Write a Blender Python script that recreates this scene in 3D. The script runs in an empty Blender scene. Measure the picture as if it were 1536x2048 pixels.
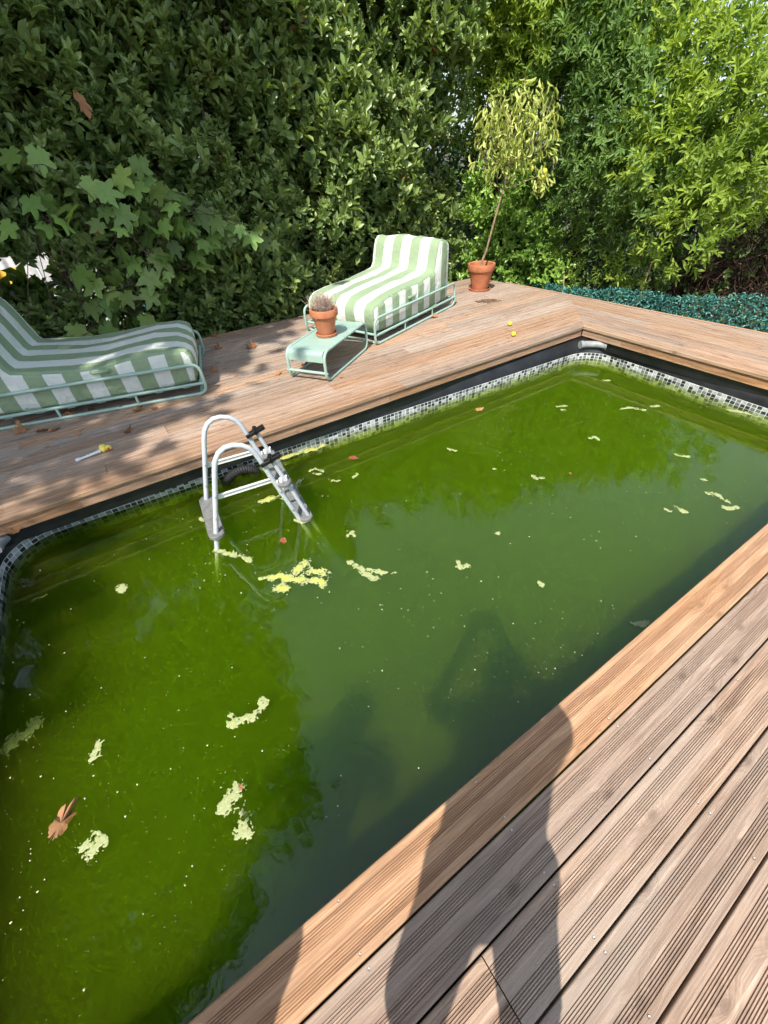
import bpy, math, random
import numpy as np
from mathutils import Vector, Matrix, noise as mnoise
R = math.radians
rng = np.random.default_rng(7)
random.seed(7)
sc = bpy.context.scene
COL = sc.collection

# ------------------------------------------------------------------ camera, sky, sun, exposure
CAM = Vector((-4.36905, -0.24973, 1.51017))
PITCH, ROLL, YAW, FPX = R(40.80275), R(-3.28319), R(-31.55156), 830.0      # FPX: focal length in photograph pixels
ROT = Matrix.Rotation(YAW, 4, 'Z') @ Matrix.Rotation(math.pi/2 - PITCH, 4, 'X') @ Matrix.Rotation(ROLL, 4, 'Z')
cd = bpy.data.cameras.new('camera'); cam = bpy.data.objects.new('camera', cd); COL.objects.link(cam)
cam.matrix_world = Matrix.Translation(CAM) @ ROT
cd.sensor_fit = 'VERTICAL'; cd.sensor_height = 36.0; cd.lens = 36.0*FPX/2048.0
cd.clip_start = 0.02; cd.clip_end = 2000
sc.camera = cam

SUN_AZ, SUN_EL = R(37.5), R(54)            # horizontal direction the light travels in, and the sun's height
LDIR = Vector((math.cos(SUN_AZ)*math.cos(SUN_EL), math.sin(SUN_AZ)*math.cos(SUN_EL), -math.sin(SUN_EL)))
w = bpy.data.worlds.new('World'); sc.world = w; w.use_nodes = True
nt = w.node_tree; nt.nodes.clear()
sky = nt.nodes.new('ShaderNodeTexSky'); sky.sky_type = 'NISHITA'; sky.sun_disc = False
sky.sun_elevation = SUN_EL; sky.sun_rotation = math.atan2(-LDIR.x, -LDIR.y)
sky.air_density = 1.0; sky.dust_density = 2.0; sky.ozone_density = 1.0; sky.altitude = 50
bg = nt.nodes.new('ShaderNodeBackground'); bg.inputs[1].default_value = 0.15
wo = nt.nodes.new('ShaderNodeOutputWorld')
hz = nt.nodes.new('ShaderNodeMix'); hz.data_type = 'RGBA'; hz.inputs[0].default_value = 0.5      # thin even summer haze over the whole sky
hz.inputs[7].default_value = (2.35, 2.75, 3.15, 1); nt.links.new(sky.outputs[0], hz.inputs[6])
nt.links.new(hz.outputs[2], bg.inputs[0]); nt.links.new(bg.outputs[0], wo.inputs[0])
sd = bpy.data.lights.new('sun', 'SUN'); sd.energy = 3.4; sd.angle = R(0.55); sd.color = (1.0, 0.94, 0.85)
so = bpy.data.objects.new('sun', sd); COL.objects.link(so)
so.rotation_euler = LDIR.to_track_quat('-Z', 'Y').to_euler(); so.location = (-8, -6, 12)
vs = sc.view_settings
vs.view_transform = 'Standard'; vs.look = 'None'; vs.gamma = 1.0; vs.exposure = 1.08; vs.use_curve_mapping = False
sc.render.engine = 'CYCLES'
cy = sc.cycles
cy.use_denoising = True; cy.use_adaptive_sampling = True; cy.adaptive_threshold = 0.03; cy.max_bounces = 16; cy.diffuse_bounces = 3; cy.glossy_bounces = 3
cy.transmission_bounces = 4; cy.transparent_max_bounces = 8; cy.volume_bounces = 9
cy.caustics_reflective = False; cy.caustics_refractive = False; cy.sample_clamp_indirect = 6.0

# ------------------------------------------------------------------ helpers
def ray(px, py):
    d = ROT.to_3x3() @ Vector(((px-768)/FPX, -(py-1024)/FPX, -1.0))
    return d.normalized()
def at_z(px, py, z=0.0):                 # the place in the world, on a level plane, that the photograph shows at a pixel
    d = ray(px, py); return CAM + d*((z-CAM.z)/d.z)
def at_d(px, py, dist):
    return CAM + ray(px, py)*dist

def link(ob, parent=None):
    COL.objects.link(ob)
    if parent is not None: ob.parent = parent
    return ob
def tag(o, label=None, cat=None, group=None, kind=None):
    if label: o['label'] = label
    if cat: o['category'] = cat
    if group: o['group'] = group
    if kind: o['kind'] = kind
    return o
def empty(name, loc=(0, 0, 0), rz=0.0):
    o = bpy.data.objects.new(name, None); link(o); o.location = loc; o.rotation_euler = (0, 0, rz)
    o.empty_display_size = 0.1
    return o

class MB:
    def __init__(s): s.v = []; s.f = []; s.m = []; s.cur = 0
    def add(s, vs_, fs):
        b = len(s.v); s.v += [tuple(v) for v in vs_]
        s.f += [tuple(i+b for i in f) for f in fs]; s.m += [s.cur]*len(fs)
        return b
    def box(s, x0, x1, y0, y1, z0, z1, M=None, bev=0.0):
        if bev <= 0:
            vs_ = [Vector((x, y, z)) for z in (z0, z1) for y in (y0, y1) for x in (x0, x1)]
            fs = [(0, 2, 3, 1), (4, 5, 7, 6), (0, 1, 5, 4), (2, 6, 7, 3), (0, 4, 6, 2), (1, 3, 7, 5)]
        else:
            b = bev; vs_ = []
            for (zz, ins) in ((z0, b), (z0+b, 0), (z1-b, 0), (z1, b)):
                xa, xb, ya, yb = x0+ins, x1-ins, y0+ins, y1-ins; c = b
                vs_ += [Vector(q) for q in ((xa+c, ya, zz), (xb-c, ya, zz), (xb, ya+c, zz), (xb, yb-c, zz), (xb-c, yb, zz), (xa+c, yb, zz), (xa, yb-c, zz), (xa, ya+c, zz))]
            fs = [tuple(range(7, -1, -1)), tuple(range(24, 32))]
            for k in range(3):
                for i in range(8):
                    j = (i+1) % 8; fs.append((k*8+i, k*8+j, k*8+8+j, k*8+8+i))
        if M is not None: vs_ = [M @ v for v in vs_]
        s.add(vs_, fs); return s
    def tube(s, pts, r, n=8, closed=False, caps=True, up=None):
        pts = [Vector(p) for p in pts]; N = len(pts)
        rr = r if isinstance(r, (list, tuple)) else [r]*N
        tang = []
        for i in range(N):
            a = pts[(i-1) % N] if (closed or i > 0) else pts[i]
            b = pts[(i+1) % N] if (closed or i < N-1) else pts[i]
            t = (b-a); tang.append(t.normalized() if t.length > 1e-9 else Vector((0, 0, 1)))
        t0 = tang[0]; ref = Vector((0, 0, 1)) if abs(t0.z) < 0.9 else Vector((1, 0, 0))
        u = t0.cross(ref).normalized(); vs_ = []
        for i in range(N):
            t = tang[i]; u = (u - t*u.dot(t))
            u = u.normalized() if u.length > 1e-6 else t.orthogonal().normalized()
            v = t.cross(u)
            for k in range(n):
                a = 2*math.pi*k/n; vs_.append(pts[i] + (u*math.cos(a)+v*math.sin(a))*rr[i])
        fs = []
        for i in range(N if closed else N-1):
            j = (i+1) % N
            for k in range(n):
                l = (k+1) % n; fs.append((i*n+k, i*n+l, j*n+l, j*n+k))
        if caps and not closed:
            fs.append(tuple(range(n-1, -1, -1))); fs.append(tuple((N-1)*n+k for k in range(n)))
        s.add(vs_, fs); return s
    def lathe(s, prof, c=(0, 0, 0), n=32, M=None):
        vs_ = []; fs = []; P = len(prof); c = Vector(c)
        for k in range(n):
            a = 2*math.pi*k/n
            for (r, z) in prof:
                q = Vector((r*math.cos(a), r*math.sin(a), z)); q = (M @ q) if M is not None else q
                vs_.append(q + c)
        for k in range(n):
            l = (k+1) % n
            for i in range(P-1): fs.append((k*P+i, l*P+i, l*P+i+1, k*P+i+1))
        s.add(vs_, fs); return s
    def build(s, name, mats, parent=None, smooth=False, angle=40):
        me = bpy.data.meshes.new(name); me.from_pydata(s.v, [], s.f); me.validate()
        for m in (mats if isinstance(mats, (list, tuple)) else [mats]): me.materials.append(m)
        if any(s.m): me.polygons.foreach_set('material_index', s.m[:len(me.polygons)])
        if smooth:
            me.polygons.foreach_set('use_smooth', [True]*len(me.polygons))
            try: me.set_sharp_from_angle(angle=R(angle))
            except Exception: pass
        me.update()
        return link(bpy.data.objects.new(name, me), parent)

def rounded(pts, r, seg=6, closed=False):
    """polyline with its corners replaced by arcs"""
    pts = [Vector(p) for p in pts]; N = len(pts); out = []
    for i in range(N):
        if not closed and i in (0, N-1): out.append(pts[i]); continue
        p, a, b = pts[i], pts[(i-1) % N], pts[(i+1) % N]
        da, db = (a-p), (b-p); rr = min(r, da.length*0.49, db.length*0.49)
        p0, p1 = p+da.normalized()*rr, p+db.normalized()*rr
        for k in range(seg+1):
            t = k/seg; out.append(p0*(1-t)**2 + p*2*t*(1-t) + p1*t*t)
    return out

def frac(x, y, z=0.0, oct_=4):
    return mnoise.fractal(Vector((x, y, z)), 1.0, 2.0, oct_)

# ------------------------------------------------------------------ materials
def new_mat(name):
    m = bpy.data.materials.new(name); m.use_nodes = True; n = m.node_tree; n.nodes.clear()
    out = n.nodes.new('ShaderNodeOutputMaterial'); return m, n, out
def N_(n, t, **kw):
    nd = n.nodes.new(t)
    for k, v in kw.items():
        if k.startswith('i_'): nd.inputs[k[2:].replace('_', ' ')].default_value = v
        else: setattr(nd, k, v)
    return nd
def ramp(n, fac, stops, interp='LINEAR'):
    r = n.nodes.new('ShaderNodeValToRGB'); r.color_ramp.interpolation = interp
    el = r.color_ramp.elements
    while len(el) < len(stops): el.new(0.5)
    for e, (p, c) in zip(el, stops): e.position = p; e.color = (*c, 1) if len(c) == 3 else c
    n.links.new(fac, r.inputs[0]); return r.outputs[0]
def mixc(n, fac, a, b, mode='MIX'):
    m = n.nodes.new('ShaderNodeMix'); m.data_type = 'RGBA'; m.blend_type = mode
    for sock, v in ((m.inputs[0], fac), (m.inputs[6], a), (m.inputs[7], b)):
        if hasattr(v, 'is_linked') or hasattr(v, 'links'): n.links.new(v, sock)
        elif isinstance(v, (int, float)): sock.default_value = v
        else: sock.default_value = (*v, 1)
    return m.outputs[2]
def math_(n, op, a, b=None, c=None):
    m = n.nodes.new('ShaderNodeMath'); m.operation = op
    for i, v in enumerate((a, b, c)):
        if v is None: continue
        if isinstance(v, (int, float)): m.inputs[i].default_value = v
        else: n.links.new(v, m.inputs[i])
    return m.outputs[0]
def coords(n, kind='Object', scale=(1, 1, 1), rand=0.0):
    tc = n.nodes.new('ShaderNodeTexCoord'); v = tc.outputs[kind]
    if rand:
        oi = n.nodes.new('ShaderNodeObjectInfo')
        ad = n.nodes.new('ShaderNodeVectorMath'); ad.operation = 'MULTIPLY_ADD'
        cx = n.nodes.new('ShaderNodeCombineXYZ')
        for i in range(3): n.links.new(oi.outputs['Random'], cx.inputs[i])
        n.links.new(cx.outputs[0], ad.inputs[0]); ad.inputs[1].default_value = (rand, rand*1.7, rand*0.6)
        n.links.new(v, ad.inputs[2]); v = ad.outputs[0]
    mp = n.nodes.new('ShaderNodeMapping'); mp.inputs['Scale'].default_value = scale
    n.links.new(v, mp.inputs[0]); return mp.outputs[0]
def noise_(n, vec, scale, detail=4, rough=0.55, dist=0.0):
    t = n.nodes.new('ShaderNodeTexNoise'); t.inputs['Scale'].default_value = scale; t.inputs['Detail'].default_value = detail
    t.inputs['Roughness'].default_value = rough; t.inputs['Distortion'].default_value = dist
    n.links.new(vec, t.inputs['Vector']); return t.outputs['Fac']
def bump(n, h, strength, dist=0.01):
    b = n.nodes.new('ShaderNodeBump'); b.inputs['Strength'].default_value = strength; b.inputs['Distance'].default_value = dist
    n.links.new(h, b.inputs['Height']); return b.outputs[0]

def simple(name, col, rough=0.6, metal=0.0, var=0.12, nscale=12.0, bmp=0.0, bscale=60.0, spec=0.5, rand=3.0, coord='Object'):
    m, n, out = new_mat(name); p = n.nodes.new('ShaderNodeBsdfPrincipled')
    v = coords(n, coord, rand=rand); f = noise_(n, v, nscale, 5)
    lo = tuple(c*(1-var*1.6) for c in col); hi = tuple(min(1, c*(1+var)) for c in col)
    n.links.new(ramp(n, f, [(0.3, lo), (0.7, hi)]), p.inputs['Base Color'])
    p.inputs['Roughness'].default_value = rough; p.inputs['Metallic'].default_value = metal
    p.inputs['Specular IOR Level'].default_value = spec
    if bmp: n.links.new(bump(n, noise_(n, v, bscale, 4), bmp, 0.004), p.inputs['Normal'])
    n.links.new(p.outputs[0], out.inputs[0]); return m

def wood(name, c_light, c_mid, c_dark, c_grey, grey=0.5, white=0.3):
    m, n, out = new_mat(name); p = n.nodes.new('ShaderNodeBsdfPrincipled')
    v = coords(n, 'Object', rand=37.0)
    # knots: stretched cells, only some of them hold a knot
    mk = n.nodes.new('ShaderNodeMapping'); mk.inputs['Scale'].default_value = (5.2, 10.5, 10.5); n.links.new(v, mk.inputs[0])
    vo = n.nodes.new('ShaderNodeTexVoronoi'); vo.voronoi_dimensions = '2D'; vo.inputs['Scale'].default_value = 1.0; n.links.new(mk.outputs[0], vo.inputs['Vector'])
    sepc = n.nodes.new('ShaderNodeSeparateColor'); n.links.new(vo.outputs['Color'], sepc.inputs[0])
    has = math_(n, 'GREATER_THAN', sepc.outputs[0], 0.78)
    kd = vo.outputs['Distance']
    halo = math_(n, 'MULTIPLY', has, math_(n, 'SMOOTH_MAX', math_(n, 'SUBTRACT', 1.0, math_(n, 'MULTIPLY', kd, 2.6)), 0.0, 0.1))
    core = math_(n, 'MULTIPLY', has, math_(n, 'LESS_THAN', kd, 0.10))
    # grain bends round the knots
    sx = n.nodes.new('ShaderNodeSeparateXYZ'); n.links.new(v, sx.inputs[0])
    yb = math_(n, 'ADD', sx.outputs[1], math_(n, 'MULTIPLY', halo, 0.028))
    cx = n.nodes.new('ShaderNodeCombineXYZ'); n.links.new(math_(n, 'MULTIPLY', sx.outputs[0], 1.1), cx.inputs[0])
    n.links.new(math_(n, 'MULTIPLY', yb, 38.0), cx.inputs[1]); n.links.new(math_(n, 'MULTIPLY', sx.outputs[2], 26.0), cx.inputs[2])
    g1 = noise_(n, cx.outputs[0], 1.6, 7, 0.62, 0.9); g2 = noise_(n, cx.outputs[0], 6.5, 5, 0.6, 0.4)
    big = noise_(n, coords(n, 'Object', (0.8, 3.0, 3.0), rand=53.0), 1.7, 4)
    col = ramp(n, g1, [(0.28, c_dark), (0.46, c_mid), (0.68, c_light)])
    col = mixc(n, math_(n, 'MULTIPLY', ramp(n, g2, [(0.45, (0, 0, 0)), (0.62, (1, 1, 1))]), 0.5), col, c_dark)
    gm = math_(n, 'MULTIPLY', ramp(n, big, [(0.38, (0, 0, 0)), (0.6, (1, 1, 1))]), grey)
    col = mixc(n, gm, col, c_grey)
    stain = noise_(n, coords(n, 'Object', (1.3, 9.0, 9.0), rand=71.0), 2.0, 6, 0.62, 0.8)
    col = mixc(n, math_(n, 'MULTIPLY', ramp(n, stain, [(0.52, (0, 0, 0)), (0.66, (1, 1, 1))]), 0.55), col, tuple(c*0.62 for c in c_mid))
    wear = noise_(n, coords(n, 'Object', (1.6, 34.0, 34.0), rand=11.0), 2.1, 7, 0.7, 0.6)
    col = mixc(n, math_(n, 'MULTIPLY', ramp(n, wear, [(0.55, (0, 0, 0)), (0.7, (1, 1, 1))]), white), col, tuple(min(1, c*1.45+0.03) for c in c_light))
    ringsv = math_(n, 'MULTIPLY', halo, math_(n, 'ADD', 0.5, math_(n, 'MULTIPLY', 0.5, math_(n, 'SINE', math_(n, 'MULTIPLY', kd, 60.0)))))
    col = mixc(n, math_(n, 'MULTIPLY', ringsv, 0.5), col, tuple(c*0.55 for c in c_mid))
    col = mixc(n, math_(n, 'MULTIPLY', core, 0.6), col, tuple(c*0.5 for c in c_mid))
    oi = n.nodes.new('ShaderNodeObjectInfo')
    hs = n.nodes.new('ShaderNodeHueSaturation'); n.links.new(col, hs.inputs['Color'])
    n.links.new(math_(n, 'ADD', 0.86, math_(n, 'MULTIPLY', oi.outputs['Random'], 0.28)), hs.inputs['Value'])
    rr = math_(n, 'FRACT', math_(n, 'MULTIPLY', oi.outputs['Random'], 7.31))
    n.links.new(math_(n, 'ADD', 0.85, math_(n, 'MULTIPLY', rr, 0.25)), hs.inputs['Saturation'])
    n.links.new(hs.outputs[0], p.inputs['Base Color'])
    p.inputs['Roughness'].default_value = 0.72; p.inputs['Specular IOR Level'].default_value = 0.3
    hh = math_(n, 'ADD', math_(n, 'MULTIPLY', g1, 0.6), math_(n, 'MULTIPLY', g2, 0.5))
    n.links.new(bump(n, hh, 0.6, 0.005), p.inputs['Normal'])
    n.links.new(p.outputs[0], out.inputs[0]); return m

def leafmat(name, lo, hi, rough=0.45, trans=0.3, spec=0.5, tint=None, ovar=0.0):
    """leaf colour varies from leaf to leaf with the mesh attribute rnd"""
    m, n, out = new_mat(name); p = n.nodes.new('ShaderNodeBsdfPrincipled')
    a = n.nodes.new('ShaderNodeAttribute'); a.attribute_name = 'rnd'
    stops = [(0.0, lo), (0.8, hi)]
    if tint: stops += [(0.955, hi), (0.965, tint), (1.0, tint)]
    c = ramp(n, a.outputs['Fac'], stops)
    if ovar:
        oi = n.nodes.new('ShaderNodeObjectInfo'); hs = n.nodes.new('ShaderNodeHueSaturation'); n.links.new(c, hs.inputs['Color'])
        nz = noise_(n, coords(n, 'Object', rand=5.0), 5.0, 4)
        n.links.new(math_(n, 'ADD', math_(n, 'ADD', 0.55, math_(n, 'MULTIPLY', oi.outputs['Random'], ovar)), math_(n, 'MULTIPLY', nz, 0.5)), hs.inputs['Value'])
        n.links.new(math_(n, 'ADD', 0.475, math_(n, 'MULTIPLY', math_(n, 'FRACT', math_(n, 'MULTIPLY', oi.outputs['Random'], 5.7)), 0.035)), hs.inputs['Hue']); c = hs.outputs[0]
    n.links.new(c, p.inputs['Base Color']); p.inputs['Roughness'].default_value = rough; p.inputs['Specular IOR Level'].default_value = spec
    t = n.nodes.new('ShaderNodeBsdfTranslucent')
    n.links.new(mixc(n, 1.0, c, (1.0, 1.0, 0.35), 'MULTIPLY'), t.inputs[0])
    mx = n.nodes.new('ShaderNodeMixShader'); mx.inputs[0].default_value = trans
    n.links.new(p.outputs[0], mx.inputs[1]); n.links.new(t.outputs[0], mx.inputs[2]); n.links.new(mx.outputs[0], out.inputs[0])
    return m

M = {}
M['wood_old'] = wood('weathered_wood', (0.455, 0.335, 0.25), (0.35, 0.245, 0.178), (0.16, 0.10, 0.068), (0.37, 0.305, 0.25), 0.6, 0.5)
M['wood_mid'] = wood('sun_worn_wood', (0.485, 0.335, 0.23), (0.375, 0.24, 0.158), (0.16, 0.095, 0.06), (0.36, 0.28, 0.215), 0.45, 0.5)
M['wood_new'] = wood('fresh_wood', (0.52, 0.325, 0.19), (0.42, 0.24, 0.135), (0.19, 0.10, 0.055), (0.36, 0.26, 0.19), 0.3, 0.4)
M['black_liner'] = simple('black_vinyl', (0.012, 0.013, 0.014), 0.42, var=0.5, nscale=5, bmp=0.45, bscale=11)
M['grout'] = simple('pale_grout_vinyl', (0.78, 0.80, 0.79), 0.45, var=0.1)
M['tile0'] = simple('charcoal_tile', (0.035, 0.04, 0.043), 0.35, var=0.25, nscale=40)
M['tile1'] = simple('slate_grey_tile', (0.19, 0.205, 0.21), 0.35, var=0.25, nscale=40)
M['tile2'] = simple('pale_grey_tile', (0.46, 0.48, 0.49), 0.35, var=0.2, nscale=40)
M['grey_plastic'] = simple('light_grey_plastic', (0.30, 0.31, 0.32), 0.55, var=0.2)
M['tread'] = simple('grey_tread_plastic', (0.17, 0.17, 0.165), 0.65, var=0.2, nscale=30, bmp=0.2, bscale=300)
M['black_plastic'] = simple('black_plastic', (0.012, 0.012, 0.012), 0.35, var=0.2)
M['alu'] = simple('pale_grey_tube', (0.50, 0.53, 0.57), 0.33, metal=0.0, var=0.05)
M['white_bar'] = simple('white_brace', (0.80, 0.80, 0.78), 0.45, var=0.05)
M['steel'] = simple('bright_steel', (0.55, 0.53, 0.50), 0.4, metal=1.0, var=0.1)
M['sage'] = simple('sage_powder_coat', (0.31, 0.45, 0.385), 0.42, var=0.05, nscale=6)
M['terracotta'] = simple('terracotta', (0.47, 0.165, 0.075), 0.75, var=0.16, nscale=9, bmp=0.1, bscale=90)
M['soil'] = simple('dry_soil', (0.075, 0.045, 0.028), 0.95, var=0.4, nscale=60, bmp=0.6, bscale=120)
M['bark'] = simple('pale_bark', (0.30, 0.21, 0.13), 0.85, var=0.3, nscale=30, bmp=0.4, bscale=60)
M['bark_dark'] = simple('dark_bark', (0.085, 0.06, 0.042), 0.9, var=0.35, nscale=14, bmp=0.5, bscale=40)
M['stick'] = simple('dry_cane', (0.40, 0.27, 0.16), 0.8, var=0.2)
M['lemon'] = simple('lemon_skin', (0.80, 0.62, 0.03), 0.4, var=0.1, bmp=0.2, bscale=180)
M['green_lemon'] = simple('greenish_lemon_skin', (0.52, 0.55, 0.06), 0.4, var=0.15, bmp=0.2, bscale=180)
M['duck'] = simple('yellow_rubber', (0.90, 0.74, 0.12), 0.4, var=0.04)
M['red'] = simple('red_paint', (0.55, 0.02, 0.02), 0.4, var=0.05)
M['white_plastic'] = simple('white_plastic', (0.78, 0.80, 0.82), 0.35, var=0.04)
M['skin'] = simple('skin', (0.55, 0.33, 0.23), 0.55, var=0.08)
M['cloth_blue'] = simple('navy_cotton', (0.05, 0.07, 0.13), 0.9, var=0.2)
M['cloth_grey'] = simple('grey_cotton', (0.28, 0.28, 0.29), 0.9, var=0.15)
M['hair'] = simple('brown_hair', (0.05, 0.03, 0.02), 0.6, var=0.3)
M['dead'] = leafmat('dry_brown_leaf', (0.20, 0.085, 0.035), (0.42, 0.21, 0.095), 0.8, 0.15)
M['red_leaf'] = leafmat('wet_red_leaf', (0.22, 0.06, 0.03), (0.36, 0.11, 0.06), 0.5, 0.1)

# ------------------------------------------------------------------ the ground
def ground():
    m, n, out = new_mat('earth_and_grass'); p = n.nodes.new('ShaderNodeBsdfPrincipled')
    v = coords(n, 'Object'); f = noise_(n, v, 0.7, 8); g = noise_(n, v, 14, 5)
    c = mixc(n, ramp(n, f, [(0.42, (0, 0, 0)), (0.58, (1, 1, 1))]), (0.10, 0.075, 0.05), (0.06, 0.085, 0.03))
    c = mixc(n, math_(n, 'MULTIPLY', g, 0.5), c, (0.04, 0.03, 0.02))
    n.links.new(c, p.inputs['Base Color']); p.inputs['Roughness'].default_value = 0.95
    n.links.new(bump(n, g, 0.7, 0.03), p.inputs['Normal']); n.links.new(p.outputs[0], out.inputs[0])
    b = MB(); K = 48
    rings = [0, 4, 8, 14, 25, 60, 150, 400, 900]
    b.v.append((0, 0, -1.42)); 
    for r in rings[1:]:
        for k in range(K):
            a = 2*math.pi*k/K; x, y = r*math.cos(a)-2.5, r*math.sin(a)+1.5
            b.v.append((x, y, -1.42 + (0.05*mnoise.noise(Vector((x*.3, y*.3, 0))) if r < 100 else 0)))
    for k in range(K): b.f.append((0, 1+k, 1+(k+1) % K))
    for i in range(len(rings)-2):
        for k in range(K):
            l = (k+1) % K; b.f.append((1+i*K+k, 1+(i+1)*K+k, 1+(i+1)*K+l, 1+i*K+l))
    b.m = [0]*len(b.f)
    tag(b.build('ground', m), kind='structure')
ground()

# ------------------------------------------------------------------ the timber deck, plank by plank
WATER_Z = -0.30
FAR_Y, NEAR_Y, BACK_Y = 2.505, 0.0, 5.04
PW, PT, PITCHW = 0.1445, 0.027, 0.150
deck = empty('timber_deck'); tag(deck, 'weathered grooved timber deck around the green pool', kind='structure')

def profile(wd=PW, th=PT, half=None):
    """cross-section of a grooved decking board, top at 0; list of (lateral, height)"""
    k = wd/0.1445; d = 0.0036; pts = [(0.0, -th), (0.0, -0.004), (0.0014, -0.0012), (0.004, 0.0)]
    for s0 in (0.0215, 0.0885):
        for i in range(6):
            s = s0 + i*0.0059
            pts += [(s, 0.0), (s+0.0007, -d), (s+0.0023, -d), (s+0.0031, 0.0)]
    pts += [(0.1405, 0.0), (0.1431, -0.0012), (0.1445, -0.004), (0.1445, -th)]
    return [(a*k, b) for a, b in pts]
PROF = profile()

def plank(lat0, s0, s1, axis, mat, name='plank', parent=deck, z=0.0, prof=PROF, wob=True, seg=1):
    """board along x (axis 0) or y (axis 1); lateral from lat0; s0, s1 are numbers or functions of the lateral position"""
    f0 = s0 if callable(s0) else (lambda l: s0); f1 = s1 if callable(s1) else (lambda l: s1)
    if axis == 0: lat = lambda l: lat0 + l
    else: lat = lambda l: lat0 + l
    dz = (random.uniform(-0.0012, 0.0012) if wob else 0); dl = (random.uniform(-0.0007, 0.0007) if wob else 0)
    c = (f0(lat(0.07)) + f1(lat(0.07)))/2
    vs_ = []; P = len(prof)
    for e in (0, 1):
        for (l, h) in prof:
            s = (f1 if e else f0)(lat(l)) - c
            vs_.append((s, l-0.0722, h))
    fs = [(i, i+1, P+i+1, P+i) for i in range(P-1)] + [(P-1, 0, P, 2*P-1)]
    fs += [tuple(range(P-1, -1, -1)), tuple(range(P, 2*P))]
    b = MB(); 
    if axis == 1:       # local x runs along world y, local y along world -x: keep lateral measured from lat0 upward
        vs_ = [(x, -y, h) for (x, y, h) in vs_]; fs = [tuple(reversed(f)) for f in fs]
    b.add(vs_, fs)
    o = b.build(name, mat, parent)
    if axis == 0: o.location = (c, lat0+0.0722+dl, z+dz)
    else: o.location = (lat0+0.0722+dl, c, z+dz); o.rotation_euler = (0, 0, math.pi/2)
    return o

screws = []
def joist_screws(lat0, a, b_, axis, joists):
    for j in joists:
        if a+0.03 < j < b_-0.03:
            for off in (0.0145, 0.130):
                q = (j+random.uniform(-.006, .006), lat0+off+random.uniform(-.003, .003))
                screws.append(q if axis == 0 else (q[1], q[0]))
J_X = [-9+0.5*i+0.06 for i in range(22)]
def row(lat0, a, b_, joints, axis, mats, cut0=None, cut1=None, joists=J_X, seed=0):
    """one row of boards, butt-jointed at joints"""
    ends = [a]+sorted(joints)+[b_]
    for i in range(len(ends)-1):
        s0 = cut0 if (i == 0 and cut0) else ends[i]+(0.0 if i == 0 else 0.0016)
        s1 = cut1 if (i == len(ends)-2 and cut1) else ends[i+1]-(0.0 if i == len(ends)-2 else 0.0016)
        plank(lat0, s0, s1, axis, random.choice(mats))
    joist_screws(lat0, a, b_, axis, joists)

wo_, wm, wn = M['wood_old'], M['wood_mid'], M['wood_new']
OUT = lambda y: 0.925 - 0.074*(y-3.6) if y > -3 else 1.4      # outer edge of the deck by the green screen
XL = -8.2
near_j = {0: [-6.4, -0.4], 1: [-5.6, -1.3], 2: [-4.19, -0.2], 3: [-6.1, -2.2], 4: [-5.0, -0.9], 5: [-3.0], 6: [-4.5], 7: [-2.0], 8: [-5], 9: [-3.2], 10: [-4], 11: [-2.5]}
for i in range(12):                                           # near side, where the photographer stands
    y0 = -PITCHW*(i+1) + (PITCHW-PW) + 0.001
    row(y0, XL, 0.95, near_j[i], 0, [wn] if i == 0 else ([wm] if i in (1, 4) else [wo_, wo_, wm]), cut1=lambda l: OUT(l))
far_j = {1: [-4.70, -0.9], 3: [-4.25, -1.5], 5: [-3.78, 0.1], 0: [-6.2, -2.4], 2: [-5.9, -2.9], 4: [-6.6, -1.9], 6: [-5.2, -1.1], 7: [-2.6], 8: [-4.9, -0.5], 9: [-3.3], 10: [-5.7, -1.7], 11: [-4.1], 12: [-2.2], 13: [-5.3], 14: [-3.6, .0], 15: [-4.6], 16: [-3.0]}
mit = lambda l: (l-FAR_Y) - 0.002                             # mitre at the far corner
for i in range(17):
    y0 = FAR_Y + i*PITCHW*0.99
    cut = (lambda l: min(mit(l), OUT(l)-0.043))
    row(y0, XL, min(0.9, y0-FAR_Y+0.05), far_j[i], 0, [wn, wm] if i < 3 else ([wm, wo_] if i < 7 else [wo_, wo_, wm]), cut1=cut)
right_j = {0: [0.4], 1: [1.55], 2: [0.9], 3: [2.1], 4: [1.1], 5: [0.2], 6: [0.9], 7: []}
J_Y = [-1.9+0.5*i for i in range(12)]
for i in range(8):                                            # right side, boards along y; the outermost are ripped to the slanting edge
    x0 = 0.0 + i*PITCHW*0.99 + 0.0004
    def top(l, x0=x0): 
        ymit = FAR_Y + l + 0.002
        yout = 3.6 + (0.925-0.043-l)/0.074
        return min(ymit, max(yout, 0.05))
    a = 0.004
    if top(x0+PW) < 0.1 and top(x0) < 0.1: continue
    e = top(x0+0.07)
    row(x0, a, e, [j for j in right_j[i] if j < e-0.3], 1, [wm, wn] if i < 1 else [wo_, wm], cut1=top, joists=J_Y)
for i in range(17):                                           # beyond the left end of the pool
    row(-5.64-PW-i*PITCHW, 0.004, FAR_Y-0.006, [] if i % 2 else [1.2], 1, [wo_, wm], joists=J_Y)
# trim along the outer edge
b = MB()
pA, pB = Vector((OUT(4.45)-0.041, 4.45, 0)), Vector((OUT(-1.8)-0.041, -1.8, 0))
def edge_board(p0, p1, z0, z1, t, name, mat):
    d = (p1-p0); L = d.length; b = MB(); b.box(-L/2, L/2, 0, t, z0, z1, bev=0.003)
    o = b.build(name, mat, deck); o.location = (p0+p1)/2; o.rotation_euler = (0, 0, math.atan2(d.y, d.x)); return o
for k in range(3):
    q0, q1 = pA.lerp(pB, k/3+0.0003), pA.lerp(pB, (k+1)/3-0.0003)
    edge_board(q1, q0, -0.15, 0.003, -0.036, 'edge_board', wm if k != 1 else wn)
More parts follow.
